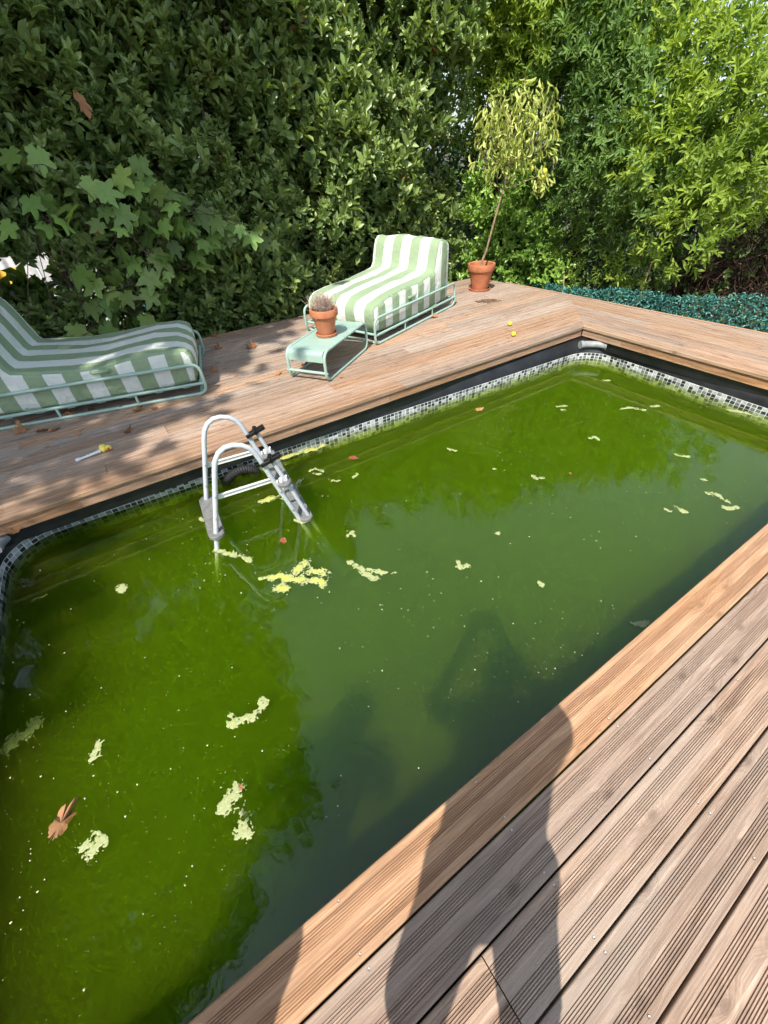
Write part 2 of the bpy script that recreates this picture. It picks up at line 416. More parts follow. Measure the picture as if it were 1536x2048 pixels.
# grooved fascia boards under the pool edge
def fascia(p0, p1, name='fascia_board', mat=None):
    d = (p1-p0); L = d.length; prof = [(0, -.02), (0, -.002), (.002, 0)] + [q for i in range(6) for q in ((.010+i*.0083, 0), (.0115+i*.0083, -.004), (.0145+i*.0083, -.004), (.016+i*.0083, 0))] + [(.073, 0), (.075, -.002), (.075, -.02)]
    P = len(prof); vs_ = []
    for e in (-L/2, L/2):
        for (l, h) in prof: vs_.append((e, h, -l))            # height h becomes the outward direction (+y local, toward the pool)
    fs = [(i, P+i, P+i+1, i+1) for i in range(P-1)] + [(P-1, 2*P-1, P, 0)] + [tuple(range(P)), tuple(range(2*P-1, P-1, -1))]
    b = MB(); b.add(vs_, [tuple(reversed(f)) for f in fs]); o = b.build(name, mat or wn, deck)
    o.location = ((p0+p1)/2) + Vector((0, 0, -PT-0.005)); o.rotation_euler = (0, 0, math.atan2(d.y, d.x)); return o
xs = [-5.6, -4.9, -3.2, -2.55, -1.42, 0.0]
for a, c in zip(xs[:-1], xs[1:]): fascia(Vector((c-0.001, FAR_Y+0.014, 0)), Vector((a+0.001, FAR_Y+0.014, 0)))
ys = [0.02, 0.72, 1.52, 2.06, FAR_Y+0.014]
for a, c in zip(ys[:-1], ys[1:]): fascia(Vector((0.014, a+0.001, 0)), Vector((0.014, c-0.001, 0)))
xs = [-5.6, -3.9, -1.9, 0.0]
for a, c in zip(xs[:-1], xs[1:]): fascia(Vector((a+0.001, NEAR_Y-0.014, 0)), Vector((c-0.001, NEAR_Y-0.014, 0)))
ys = [0.02, 1.3, FAR_Y]
for a, c in zip(ys[:-1], ys[1:]): fascia(Vector((-5.63, c-0.001, 0)), Vector((-5.63, a+0.001, 0)))
# joists under the boards
for i, y in enumerate((5.0, 4.2, 3.4, 2.62)):
    edge_board(Vector((XL, y, 0)), Vector((0.8, y, 0)), -0.19, -0.031, 0.045, 'joist', wo_)
for i, y in enumerate((-0.1, -0.9, -1.75)):
    edge_board(Vector((XL, y, 0)), Vector((1.1, y, 0)), -0.19, -0.031, 0.045, 'joist', wo_)
for x in (0.12, 0.75): edge_board(Vector((x, 0.05, 0)), Vector((x, 2.5, 0)), -0.19, -0.031, 0.045, 'joist', wo_)
b = MB()
for (x, y) in screws:
    if -7 < x < 1.2: b.lathe([(0.0001, 0.0003), (0.0022, 0.0004), (0.0030, 0.0010), (0.0034, 0.0003), (0.0034, -0.001)], (x, y, 0.0004), 7)
o = b.build('screw_heads', M['steel'], deck, True); tag(o, 'small bright screw heads along the deck boards', kind='stuff')

# ------------------------------------------------------------------ the pool: liner, mosaic band, water
PA = R(-2.7); ux, uy = Vector((math.cos(PA), math.sin(PA), 0)), Vector((-math.sin(PA), math.cos(PA), 0))
PC = Vector((0.085, 2.425, 0)) - ux*5.49 - uy*2.74           # near-left corner of the frame
def pool_outline(off=0.0, r=0.30, seg=10):
    L, W_ = 5.49, 2.74; r += off; pts = []
    cs = [(L+off-r, -off+r, -90), (L+off-r, W_+off-r, 0), (-off+r, W_+off-r, 90), (-off+r, -off+r, 180)]
    for (cx, cy_, a0) in cs:
        for k in range(seg+1):
            a = R(a0+90*k/seg); pts.append((cx+r*math.cos(a), cy_+r*math.sin(a)))
    return [PC + ux*p[0] + uy*p[1] for p in pts]
pool = empty('swimming_pool', (PC + ux*2.745 + uy*1.37) + Vector((0, 0, -1.4)))
tag(pool, 'rectangular pool full of green water with black rim and mosaic band', 'pool')
PINV = Matrix.Translation(-pool.location)
def poolmesh(b, name, mats, parent=pool, smooth=False):
    b.v = [tuple(PINV @ Vector(v)) for v in b.v]; return b.build(name, mats, parent, smooth)
def wall_ring(levels):
    """levels: (z, outward offset)"""
    b = MB(); rings = [[p+Vector((0, 0, z)) for p in pool_outline(off)] for (z, off) in levels]; n = len(rings[0])
    for rg in rings: b.v += [tuple(p) for p in rg]
    for i in range(len(rings)-1):
        for k in range(n):
            l = (k+1) % n; b.f.append((i*n+k, i*n+l, (i+1)*n+l, (i+1)*n+k))
    b.m = [0]*len(b.f); return b
BAND_TOP, ROW, NROW = -0.240, 0.030, 5
b = wall_ring([(BAND_TOP, 0.0), (-0.205, 0.012), (-0.17, 0.034), (-0.135, 0.07), (-0.118, 0.11), (-0.113, 0.16), (-0.125, 0.22)])
poolmesh(b, 'black_liner_rim', M['black_liner'], smooth=True)
b = wall_ring([(BAND_TOP - ROW*NROW, 0.0), (BAND_TOP, 0.0)]); poolmesh(b, 'mosaic_backing', M['grout'], smooth=True)
b = wall_ring([(-1.40, 0.02), (-1.36, 0.0), (BAND_TOP - ROW*NROW, 0.0)]); n0 = len(pool_outline())
b.f.append(tuple(range(n0-1, -1, -1))); b.m.append(0); poolmesh(b, 'liner_floor', M['black_liner'])
b = MB(); b.box(-5.62, 0.05, FAR_Y+0.040, FAR_Y+0.046, -0.20, -0.035); b.box(0.040, 0.046, 0.0, FAR_Y+0.039, -0.20, -0.035); poolmesh(b, 'dark_gap_filler', M['black_liner'])  # black sheets added to keep the gap behind the fascia dark
# tiles
outl = pool_outline(-0.0012, seg=14); cyc = outl+[outl[0]]
seglen = [(cyc[i+1]-cyc[i]).length for i in range(len(outl))]; tot = sum(seglen); TP = tot/round(tot/0.0405)
def along(s):
    s %= tot
    for i, L in enumerate(seglen):
        if s <= L: return cyc[i].lerp(cyc[i+1], s/L if L else 0), (cyc[i+1]-cyc[i]).normalized()
        s -= L
    return cyc[0], (cyc[1]-cyc[0]).normalized()
tiles = []
for i in range(int(round(tot/TP))):
    p, t = along((i+0.5)*TP)
    mid = PC + ux*2.745 + uy*1.37
    loc_ = p-PC
    if loc_.dot(uy) < 0.25: continue                          # the side under the near deck is never seen
    for r_ in range(NROW):
        q = p + Vector((0, 0, BAND_TOP - ROW*(r_+0.5)))
        tiles.append(((q-CAM).length + (100 if (loc_.dot(ux) < 0.06 and loc_.dot(uy) < 2.2) else 0) + (60 if r_ > 1 else 0), q, t))
tiles.sort(key=lambda x: x[0])
tmesh = []
for k in range(3):
    b = MB(); a, h = TP/2-0.0032, ROW/2-0.0030
    b.box(-a, a, -0.0012, 0.0012, -h, h, bev=0.0007); me_o = b.build('tile_shape', M['tile%d' % k]); tmesh.append(me_o.data); bpy.data.objects.remove(me_o)
rest = [MB(), MB(), MB()]
band = None
for idx, (dd, q, t) in enumerate(tiles):
    k = random.choices((0, 1, 2), (0.36, 0.30, 0.34))[0]; rz = math.atan2(t.y, t.x)
    if idx < 300:
        o = link(bpy.data.objects.new('tile', tmesh[k]), pool); o.location = PINV @ q; o.rotation_euler = (0, 0, rz)
    else:
        a, h = TP/2-0.0032, ROW/2-0.0030
        rest[k].box(-a, a, -0.0012, 0.0012, -h, h, M=Matrix.Translation(q) @ Matrix.Rotation(rz, 4, 'Z'))
b = MB()
for k in range(3): b.cur = k; b.add(rest[k].v, rest[k].f)
o = poolmesh(b, 'mosaic_tiles', [M['tile0'], M['tile1'], M['tile2']]); tag(o, 'small grey mosaic tiles along the far waterline', kind='stuff')
# frame elbows at the two far corners
def elbow(cx, cy_, a0, name):
    b = MB(); c = PC + ux*cx + uy*cy_; pts = []
    for k in range(13):
        a = R(a0 + 18 + 54*k/12); pts.append(c + (ux*math.cos(a)+uy*math.sin(a))*0.30 + Vector((0, 0, -0.148)))
    b.tube(pts, [0.040 if k in (0, 1, 11, 12) else 0.034 for k in range(13)], 14)
    o = poolmesh(b, name, M['grey_plastic'], smooth=True)
    o['label'] = 'pale grey plastic corner elbow of the pool frame'; return o
elbow(5.49-0.30, 2.74-0.30, 0, 'corner_elbow'); elbow(0.30, 2.74-0.30, 90, 'corner_elbow')
# ribbed black hose where it dips into the water
b = MB(); P0 = Vector((-4.0, 2.585, 0)); pts = []
for k in range(49):
    a = math.pi*k/48; pts.append(P0 + ux*(0.095-0.125*math.cos(a)) + Vector((0, -0.03*math.sin(a), -0.375+0.115*math.sin(a))))
b.tube(pts, [0.032+0.0022*(1 if k % 2 else -1) for k in range(49)], 14)
hose = poolmesh(b, 'ribbed_hose', simple('worn_black_hose', (0.014, 0.015, 0.015), 0.7), smooth=True); hose['label'] = 'black ribbed hose arching out of the water at the far wall'

def water():
    m, n, out = new_mat('green_pool_water')
    fr = n.nodes.new('ShaderNodeFresnel'); fr.inputs['IOR'].default_value = 1.55
    v = coords(n, 'Object'); h = math_(n, 'ADD', noise_(n, v, 7.0, 3), math_(n, 'MULTIPLY', noise_(n, v, 60.0, 2), 0.12))
    bn = bump(n, h, 0.10, 0.01); n.links.new(bn, fr.inputs['Normal'])
    gl = n.nodes.new('ShaderNodeBsdfGlossy'); gl.inputs['Roughness'].default_value = 0.035; n.links.new(bn, gl.inputs['Normal'])
    tr = n.nodes.new('ShaderNodeBsdfTransparent'); mx = n.nodes.new('ShaderNodeMixShader')
    n.links.new(fr.outputs[0], mx.inputs[0]); n.links.new(tr.outputs[0], mx.inputs[1]); n.links.new(gl.outputs[0], mx.inputs[2])
    n.links.new(mx.outputs[0], out.inputs['Surface'])
    S = 8.5
    va = n.nodes.new('ShaderNodeVolumeAbsorption'); vsn = n.nodes.new('ShaderNodeVolumeScatter'); ad = n.nodes.new('ShaderNodeAddShader')
    alb = (0.775, 0.910, 0.10)
    vsn.inputs['Color'].default_value = (*alb, 1); vsn.inputs['Density'].default_value = S; vsn.inputs['Anisotropy'].default_value = 0.82
    va.inputs['Color'].default_value = (*alb, 1); va.inputs['Density'].default_value = S
    n.links.new(vsn.outputs[0], ad.inputs[0]); n.links.new(va.outputs[0], ad.inputs[1]); n.links.new(ad.outputs[0], out.inputs['Volume'])
    b = MB(); o_ = pool_outline(0.004); k = len(o_)
    for z in (-1.37, WATER_Z): b.v += [(p.x, p.y, z) for p in o_]
    b.f = [tuple(range(k-1, -1, -1)), tuple(range(k, 2*k))] + [(i, (i+1) % k, k+(i+1) % k, k+i) for i in range(k)]
    b.m = [0]*len(b.f)
    tag(b.build('water', m), kind='structure')
water()

# ------------------------------------------------------------------ A-frame ladder standing in the water
def on_plane(px, py, P, nrm):
    d = ray(px, py); return CAM + d*((P-CAM).dot(nrm)/d.dot(nrm))
def crop6(c): return (340+c[0]/4.042, 800+c[1]/4.042)
def ladder():
    P0 = at_z(433, 1098, WATER_Z); P1 = at_z(600, 1040, WATER_Z)
    ax = (P1-P0); ax.z = 0; ax.normalize(); nrm = Vector((-ax.y, ax.x, 0))
    dep = 0.37; Pn, Pf = P0, P0 + nrm*dep
    base = P0 + ax*0.28 + nrm*dep/2; base.z = -1.36
    root = empty('pool_ladder', base); tag(root, 'grey A-frame ladder with two hoop handrails standing in the green water', 'ladder')
    inv = Matrix.Translation(-base)
    def bld(b, name, mat, parent=root, smooth=True):
        b.v = [tuple(inv @ Vector(v)) for v in b.v]; return b.build(name, mat, parent, smooth)
    near = [on_plane(*crop6(c), Pn, nrm) for c in ((380, 1195), (372, 1050), (365, 800), (360, 560), (366, 490), (392, 428), (440, 386), (505, 366), (575, 367), (635, 386), (682, 425), (720, 475), (745, 512), (830, 645), (930, 790), (1050, 965))]
    def ext(pts):
        a = pts[0] + (pts[0]-pts[2]).normalized()*((pts[0].z+1.35)/max(0.2, -(pts[0]-pts[2]).normalized().z))
        z = pts[-1] + (pts[-1]-pts[-4]).normalized()*((pts[-1].z+1.35)/max(0.2, -(pts[-1]-pts[-4]).normalized().z))
        return [a]+pts+[z]
    nearp = ext(near); farp = [p + nrm*dep for p in nearp]
    for pts in (nearp, farp):
        b = MB(); b.tube(pts, 0.0148, 14); bld(b, 'handrail', M['alu'])
    leg = (near[-1]-near[-4]).normalized(); outw = (ax - leg*ax.dot(leg)).normalized()
    o0 = on_plane(*crop6((822, 482)), Pn, nrm); o1 = on_plane(*crop6((1122, 938)), Pn, nrm)
    od = (o1-o0).normalized()
    for off in (0, dep):
        b = MB(); b.tube([o0 + nrm*off - od*0.02, o1 + nrm*off, o1 + nrm*off + od*0.9], 0.0132, 12); bld(b, 'step_rail', M['alu'])
    # black clamp bars across each pair of rails, and the white brackets below
    c0 = on_plane(*crop6((728, 522)), Pn, nrm); c1 = on_plane(*crop6((888, 428)), Pn, nrm)
    for off in (-0.022, dep-0.022):
        d = c1-c0; q = Matrix.Translation((c0+c1)/2 + nrm*off) @ d.to_track_quat('X', 'Z').to_matrix().to_4x4()
        b = MB(); L = d.length/2; b.box(-L, L, -0.006, 0.006, -0.013, 0.013, M=q, bev=0.003); b.box(-L, L, 0.020, 0.030, -0.013, 0.013, M=q, bev=0.003)
        b.box(-L*0.15, L*0.12, -0.006, 0.03, -0.02, 0.02, M=q, bev=0.003)
        cl = bld(b, 'clamp', M['black_plastic'])
        b = MB(); b.lathe([(0.0001, 0.012), (0.012, 0.011), (0.014, 0.0), (0.006, -0.004), (0.006, -0.02)], (c0+c1)/2 + nrm*off + Vector((0, 0, 0.03)), 12)
        bld(b, 'knob', M['black_plastic'], cl)
    # treads
    def tread(p_near, rot, name, mat, w_=0.048, t=0.016, L0=-0.045, L1=dep+0.045):
        q = Matrix.Translation(p_near) @ Matrix.Rotation(math.atan2(nrm.y, nrm.x), 4, 'Z') @ Matrix.Rotation(rot, 4, 'X')
        b = MB(); prof = []
        for k in range(24):                                    # rounded ends like a flat capsule
            a = 2*math.pi*k/24; x = (L1-w_ if math.cos(a) > 0 else L0+w_) + w_*math.cos(a); prof.append((x, w_*math.sin(a)))
        vs_ = []
        for (zz, s) in ((-t, 0.86), (-t*0.5, 1.0), (t*0.6, 1.0), (t, 0.93)):
            for (x, y) in prof: vs_.append(q @ Vector(((x-(L0+L1)/2)*(1-(1-s)*0.25)+(L0+L1)/2, y*s, zz)))
        fs = [tuple(range(23, -1, -1)), tuple(range(72, 96))]
        for i in range(3):
            for k in range(24): fs.append((i*24+k, i*24+(k+1) % 24, (i+1)*24+(k+1) % 24, (i+1)*24+k))
        b.add(vs_, fs); o = bld(b, name, mat, smooth=False); return q
    tread(on_plane(*crop6((378, 1085)), Pn, nrm), 0.0, 'tread', M['tread'])
    pr = on_plane(*crop6((922, 668)), Pn, nrm); pl = on_plane(*crop6((1098, 945)), Pn, nrm)
    for p_ in (pr, pl):
        tread(p_, 0.0, 'tread', M['tread'], 0.045, 0.014)
    for off in (0.0, dep):
        for k in range(3):
            b = MB(); c = pr + nrm*off + outw*(-0.045+0.03*k) + Vector((0, 0, 0.026)); b.tube([c-Vector((0, 0, 0.016)), c+Vector((0, 0, 0.016))], 0.012, 10)
            bld(b, 'bracket', M['white_bar'])
    # flat braces
    for (a, c, off) in (((388, 800), (832, 660), 0), ((388, 800), (832, 660), dep)):
        p, q = on_plane(*crop6(a), Pn, nrm) + nrm*(off+0.019), on_plane(*crop6(c), Pn, nrm) + nrm*(off+0.019)
        d = q-p; Mx = Matrix.Translation((p+q)/2) @ Matrix.Rotation(math.atan2(d.y, d.x), 4, 'Z') @ Matrix.Rotation(-math.asin(d.z/d.length), 4, 'Y')
        b = MB(); b.box(-d.length/2, d.length/2, -0.003, 0.003, -0.016, 0.016, M=Mx, bev=0.001); b.box(-d.length/2+0.01, d.length/2-0.01, -0.012, 0.0028, 0.0142, 0.0172, M=Mx)
        br = bld(b, 'brace', M['white_bar'], smooth=False)
    # rivets on the rails
    for pts in (near, [p+nrm*dep for p in near]):
        for (i, t) in ((1, 0.4), (2, 0.1), (13, 0.6), (14, 0.5)):
            c = pts[i].lerp(pts[i+1], t) - nrm*0.0165; b = MB()
            b.lathe([(0.0001, 0.004), (0.004, 0.003), (0.005, 0.0)], c, 8, Matrix.Rotation(math.atan2(nrm.y, nrm.x), 4, 'Z') @ Matrix.Rotation(R(-90), 4, 'Y'))
            bld(b, 'rivet', M['steel'])
ladder()

# ------------------------------------------------------------------ sun loungers
def stripes(name, axis, phase, width=0.125):
    m, n, out = new_mat(name); p = n.nodes.new('ShaderNodeBsdfPrincipled')
    v = coords(n, 'Object'); sx = n.nodes.new('ShaderNodeSeparateXYZ'); n.links.new(v, sx.inputs[0])
    wob_ = math_(n, 'MULTIPLY', math_(n, 'SUBTRACT', noise_(n, v, 3.0, 2), 0.5), 0.02)
    s = math_(n, 'ADD', sx.outputs[axis], wob_)
    f = math_(n, 'FRACT', math_(n, 'ADD', math_(n, 'DIVIDE', s, 2*width), phase))
    k = math_(n, 'GREATER_THAN', f, 0.5)
    weave = noise_(n, coords(n, 'Object', (1, 1, 1)), 260, 2)
    fade = noise_(n, v, 6, 5)
    g = mixc(n, fade, (0.20, 0.285, 0.155), (0.265, 0.355, 0.21)); wv = mixc(n, fade, (0.62, 0.65, 0.61), (0.74, 0.76, 0.71))
    c = mixc(n, k, wv, g); c = mixc(n, math_(n, 'MULTIPLY', weave, 0.22), c, (0.45, 0.5, 0.42))
    n.links.new(c, p.inputs['Base Color']); p.inputs['Roughness'].default_value = 0.9; p.inputs['Specular IOR Level'].default_value = 0.15
    wr = math_(n, 'ADD', math_(n, 'MULTIPLY', noise_(n, coords(n, 'Object', (1.6, 1, 1)), 8, 4, 0.6, 0.6), 1.0), math_(n, 'MULTIPLY', weave, 0.05))
    n.links.new(bump(n, wr, 0.6, 0.035), p.inputs['Normal']); n.links.new(p.outputs[0], out.inputs[0]); return m
M['str_top'] = stripes('striped_canvas', 1, 0.40); M['str_top_m'] = stripes('striped_canvas', 1, 0.09); M['str_side'] = stripes('side_striped_canvas', 0, 0.2)
M['green_canvas'] = simple('green_canvas', (0.25, 0.36, 0.21), 0.9, var=0.15, nscale=10, bmp=0.3, bscale=200)

def lounger(loc, az, mirror, label, crease=1.20, sag=0.0):
    root = empty('sun_lounger', (*loc, 0), az); tag(root, label, 'sun lounger', 'striped sun loungers')
    W_, L = 0.98, 1.64; my = lambda y: y*mirror
    r = 0.0135
    for y in (0.0, W_):
        b = MB(); loop = rounded([(-0.03, my(y), r), (L, my(y), r), (L, my(y), 0.262), (-0.03, my(y), 0.262)], 0.075, 8, closed=True)
        b.tube(loop, r, 12, closed=True); side = b.build('side_frame', M['sage'], root, True)
        b = MB(); b.tube([(-0.03, my(y), 0.10), (L, my(y), 0.10)], r*0.95, 10); b.build('side_rail', M['sage'], root, True)
        for x in (0.52, 1.10):
            b = MB(); b.tube([(x, my(y), r), (x, my(y), 0.10)], r*0.8, 10); b.build('strut', M['sage'], root, True)
    for x in (0.0, 0.82, L-0.03):
        b = MB(); b.tube([(x, my(0.0), 0.10), (x, my(W_), 0.10)], r*0.95, 10); b.build('cross_rail', M['sage'], root, True)
    b = MB(); b.tube([(0.02, my(0), r), (0.02, my(W_), r)], r*0.9, 10); b.build('cross_rail', M['sage'], root, True)
    for i in range(7):
        b = MB(); x = 0.12+i*0.22; b.box(x-0.03, x+0.03, min(my(0.01), my(W_-0.01)), max(my(0.01), my(W_-0.01)), 0.074, 0.088, bev=0.003)
        b.build('slat', M['sage'], root)
    # cushion: a profile in x and z swept across the width, edges rounded
    cr = crease
    prof = [(0.03, 0.135), (0.005, 0.20), (0.0, 0.27), (0.010, 0.330), (0.04, 0.366), (0.10, 0.380), (0.28, 0.388), (0.48, 0.390), (0.68, 0.390), (0.88, 0.390), (cr-0.14, 0.392), (cr-0.05, 0.394),
            (cr-0.008, 0.398), (cr+0.010, 0.425), (cr+0.028, 0.50), (cr+0.050, 0.59), (cr+0.080, 0.68), (cr+0.108, 0.730), (cr+0.15, 0.754), (cr+0.23, 0.752), (cr+0.30, 0.732), (cr+0.345, 0.695), (cr+0.355, 0.62),
            (cr+0.35, 0.48), (cr+0.355, 0.32), (cr+0.355, 0.18), (cr+0.32, 0.135), (cr+0.0, 0.118), (0.7, 0.116), (0.3, 0.118)]
    prof = [(x, z + (sag*(1 if sag > 0 else math.sin(math.pi*min(1, max(0, (x-0.3)/(cr-0.3)))))*(x/cr if sag > 0 else 1) if (0.05 < x < cr+0.02 and z > 0.3) else 0)) for x, z in prof]
    prof = [(x, z if z > 0.14 else z-0.028) for x, z in prof]; P = len(prof); y0, y1 = 0.045, W_-0.045
    nrm = []
    for i in range(P):
        a, c = prof[i-1], prof[(i+1) % P]; d = Vector((c[0]-a[0], c[1]-a[1])); d.normalize(); nrm.append((d.y, -d.x))   # inward side
    secs = [(0.0, 0.016), (0.006, 0.006), (0.016, 0.001), (0.035, 0.0)]
    ysec = [(y0+dy, ins) for dy, ins in secs] + [(y0+0.035+(y1-y0-0.07)*k/15, 0.0) for k in range(1, 15)] + [(y1-dy, ins) for dy, ins in reversed(secs)]
    b = MB(); rings = []
    for (y, ins) in ysec:
        for i in range(P):
            x, z = prof[i]; x += nrm[i][0]*ins*(1); z += nrm[i][1]*ins
            t = (y-y0)/(y1-y0); puff = 0.012*math.sin(math.pi*t) if (5 <= i <= 24) else 0
            wob_ = 0.016*frac(x*3.1+loc[0], y*3.3, z*3.0+7) + 0.009*frac(x*9+loc[0], y*9, z*9)
            bx = 0.016*math.sin(math.pi*t)*(-1 if i < 4 else 0)
            b.v.append((x+bx+wob_*0.5, my(y), z+puff+wob_))
    S = len(ysec)
    for s_ in range(S-1):
        for i in range(P):
            j = (i+1) % P; f = (s_*P+i, (s_+1)*P+i, (s_+1)*P+j, s_*P+j)
            b.f.append(f if mirror > 0 else tuple(reversed(f)))
    b.m = [0]*len(b.f)
    cu = b.build('cushion', M['str_top' if mirror > 0 else 'str_top_m'], root, True, 80)
    # side panels with upright stripes, and a stitched handle on each
    for (sidx, sgn) in ((0, -1), (S-1, 1)):
        pts = [b.v[sidx*P+i] for i in range(P)]; y = pts[0][1] + sgn*mirror*0.001
        vs_ = []; 
        for (sc_, out_) in ((1.0, 0.0), (0.97, 0.010), (0.90, 0.018)):
            for (x, _, z) in pts:
                # shrink toward the spine of the cushion
                i = pts.index((x, _, z)); k = (1-sc_)*0.5
                vs_.append((x+nrm[i][0]*k*0.5, y+sgn*mirror*out_, z+nrm[i][1]*k*0.5))
        fs = []
        for q in range(2):
            for i in range(P):
                j = (i+1) % P; f = (q*P+i, q*P+j, (q+1)*P+j, (q+1)*P+i); fs.append(f)
        fs.append(tuple(2*P+i for i in range(P)))
        c = MB(); c.add(vs_, fs); sp = c.build('side_panel', M['str_side'], cu, True, 60)
        c = MB(); c.tube([(x, y+sgn*mirror*0.0, z) for (x, _, z) in pts], 0.0042, 6, closed=True); c.build('piping', M['green_canvas'], cu, True)
    ys_ = my(y0-0.022)
    b2 = MB(); b2.tube([(0.62, ys_+my(0.004), 0.315), (0.63, ys_-my(0.012), 0.315), (0.74, ys_-my(0.012), 0.315), (0.75, ys_+my(0.004), 0.315)], 0.014, 8); h = b2.build('handle', M['green_canvas'], cu, True)
    b2 = MB(); b2.tube([(cr+0.05, my(y0+0.03), 0.14), (cr+0.02, my(0.0), 0.12), (cr-0.1, my(-0.002), 0.112)], 0.006, 6); b2.build('tie_strap', M['green_canvas'], cu, True)
    return root
lounger((-2.035, 3.49), R(20.5), 1, 'striped sun lounger in full sun beside the side table', 1.17, 0.055)
lounger((-3.84, 3.462), R(165.7), -1, 'striped sun lounger in dappled shade, its backrest cut off by the left edge', 1.27, -0.04)

# ------------------------------------------------------------------ side table and the two terracotta pots
def side_table():
    root = empty('side_table', (-2.852, 3.009, 0), R(34.6)); tag(root, 'low pale green metal side table with bent tube legs', 'table')
    r = 0.0135; L0, L1, W_, H = -0.05, 0.83, 0.37, 0.262
    for y in (0.0, W_):
        b = MB(); b.tube(rounded([(L0, y, r), (L1, y, r), (L1, y, H), (L0, y, H)], 0.085, 8, closed=True), r, 12, closed=True); b.build('side_frame', M['sage'], root, True)
    for x in (L0, L1):
        b = MB(); b.tube([(x, 0, 0.085), (x, W_, 0.085)], r*0.95, 10); cr_ = b.build('cross_bar', M['sage'], root, True)
        for y in (-0.015, W_+0.015):
            b = MB(); b.tube([(x, y-0.006, 0.085), (x, y+0.006, 0.085)], 0.008, 8); b.build('bolt', M['sage'], root, True)
    path = rounded([(L0, 0, 0.175), (L0, 0, H+0.002), (L1, 0, H+0.002), (L1, 0, 0.175)], 0.085, 8)
    b = MB(); n = len(path)
    for (y, dn) in ((0.014, 0), (W_-0.014, 0)):
        for p in path: b.v.append((p.x, y, p.z))
    cx = (L0+L1)/2
    for (y, dn) in ((0.014, 0), (W_-0.014, 0)):
        for p in path:
            q = Vector((p.x, y, p.z)); c = Vector((min(max(p.x, L0+0.085), L1-0.085), y, H-0.085)); d = (q-c).normalized(); q -= d*0.003; b.v.append(tuple(q))
    for i in range(n-1):
        b.f += [(i, i+1, n+i+1, n+i), (2*n+i, 3*n+i, 3*n+i+1, 2*n+i+1), (i, 2*n+i, 2*n+i+1, i+1), (n+i, n+i+1, 3*n+i+1, 3*n+i)]
    b.f += [(0, n, 3*n, 2*n), (n-1, 3*n-1, 4*n-1, 2*n-1)]; b.m = [0]*len(b.f)
    b.build('table_top', M['sage'], root, True, 50)
    return root.matrix_world
side_table()
def tp(x, y, z=0.264): return Matrix.Translation((-2.852, 3.009, 0)) @ Matrix.Rotation(R(34.6), 4, 'Z') @ Vector((x, y, z))
def pot(loc, rb, rt, h, name, label, sr):
    root = empty(name, loc); tag(root, label, 'plant pot', 'terracotta pots')
    b = MB(); t = 0.012*rt/0.12
    b.lathe([(0.001, 0.012), (rb-0.01, 0.012), (rb, 0.018), (rt*0.93, h*0.74), (rt*0.935, h*0.745), (rt+0.005, h*0.75), (rt+0.008, h*0.765), (rt+0.012, h*0.97), (rt+0.008, h), (rt-t*0.4, h), (rt-t, h*0.975), (rt-t*1.4, h*0.8), (rt-t*1.8, h*0.70)], n=40)
    b.build('pot', M['terracotta'], root, True, 35)
    b = MB(); b.lathe([(0.001, 0.0), (sr-0.012, 0.0), (sr-0.004, 0.004), (sr+0.004, 0.024), (sr+0.002, 0.028), (sr-0.005, 0.027), (sr-0.012, 0.010), (0.001, 0.009)], n=40)
    b.build('saucer', M['terracotta'], root, True, 40)
    b = MB(); ns, nr = 26, 7; rs = rt-t*1.3
    for i in range(nr+1):
        for k in range(ns):
            a = 2*math.pi*k/ns; r = rs*i/nr; b.v.append((r*math.cos(a), r*math.sin(a), h*0.80 + 0.014*frac(r*math.cos(a)*22, r*math.sin(a)*22, loc[0])))
    for i in range(nr):
        for k in range(ns): b.f.append((i*ns+k, (i+1)*ns+k, (i+1)*ns+(k+1) % ns, i*ns+(k+1) % ns))
    b.m = [0]*len(b.f); b.build('soil', M['soil'], root)
    return root

# ------------------------------------------------------------------ leaf meshes
def leaf_tmpl(L=1.0, W_=0.3, fold=0.12, curl=0.0, wide=0.45):
    """pointed leaf along +x, folded along its midrib"""
    z1, z2 = -curl*0.25*L, -curl*L
    v = [(0, 0, 0), (L*wide*0.55, W_*0.40, fold*W_*2+z1*0.3), (L*(wide+0.22), W_*0.46, fold*W_*2+z1*1.4), (L, 0, z2), (L*(wide+0.22), -W_*0.46, fold*W_*2+z1*1.4), (L*wide*0.55, -W_*0.40, fold*W_*2+z1*0.3), (L*0.5, 0, z1)]
    f = [(0, 6, 1), (1, 6, 2), (2, 6, 3), (0, 5, 6), (5, 4, 6), (4, 3, 6)]
    return np.array(v), np.array(f)
def rot_from(xdir, zhint):
    """arrays of 3x3 with first column along xdir"""
    x = xdir/np.linalg.norm(xdir, axis=-1, keepdims=True)
    y = np.cross(zhint, x); ln = np.linalg.norm(y, axis=-1, keepdims=True); y = np.where(ln > 1e-4, y/np.maximum(ln, 1e-6), np.roll(x, 1, -1))
    z = np.cross(x, y); return np.stack([x, y, z], -1)
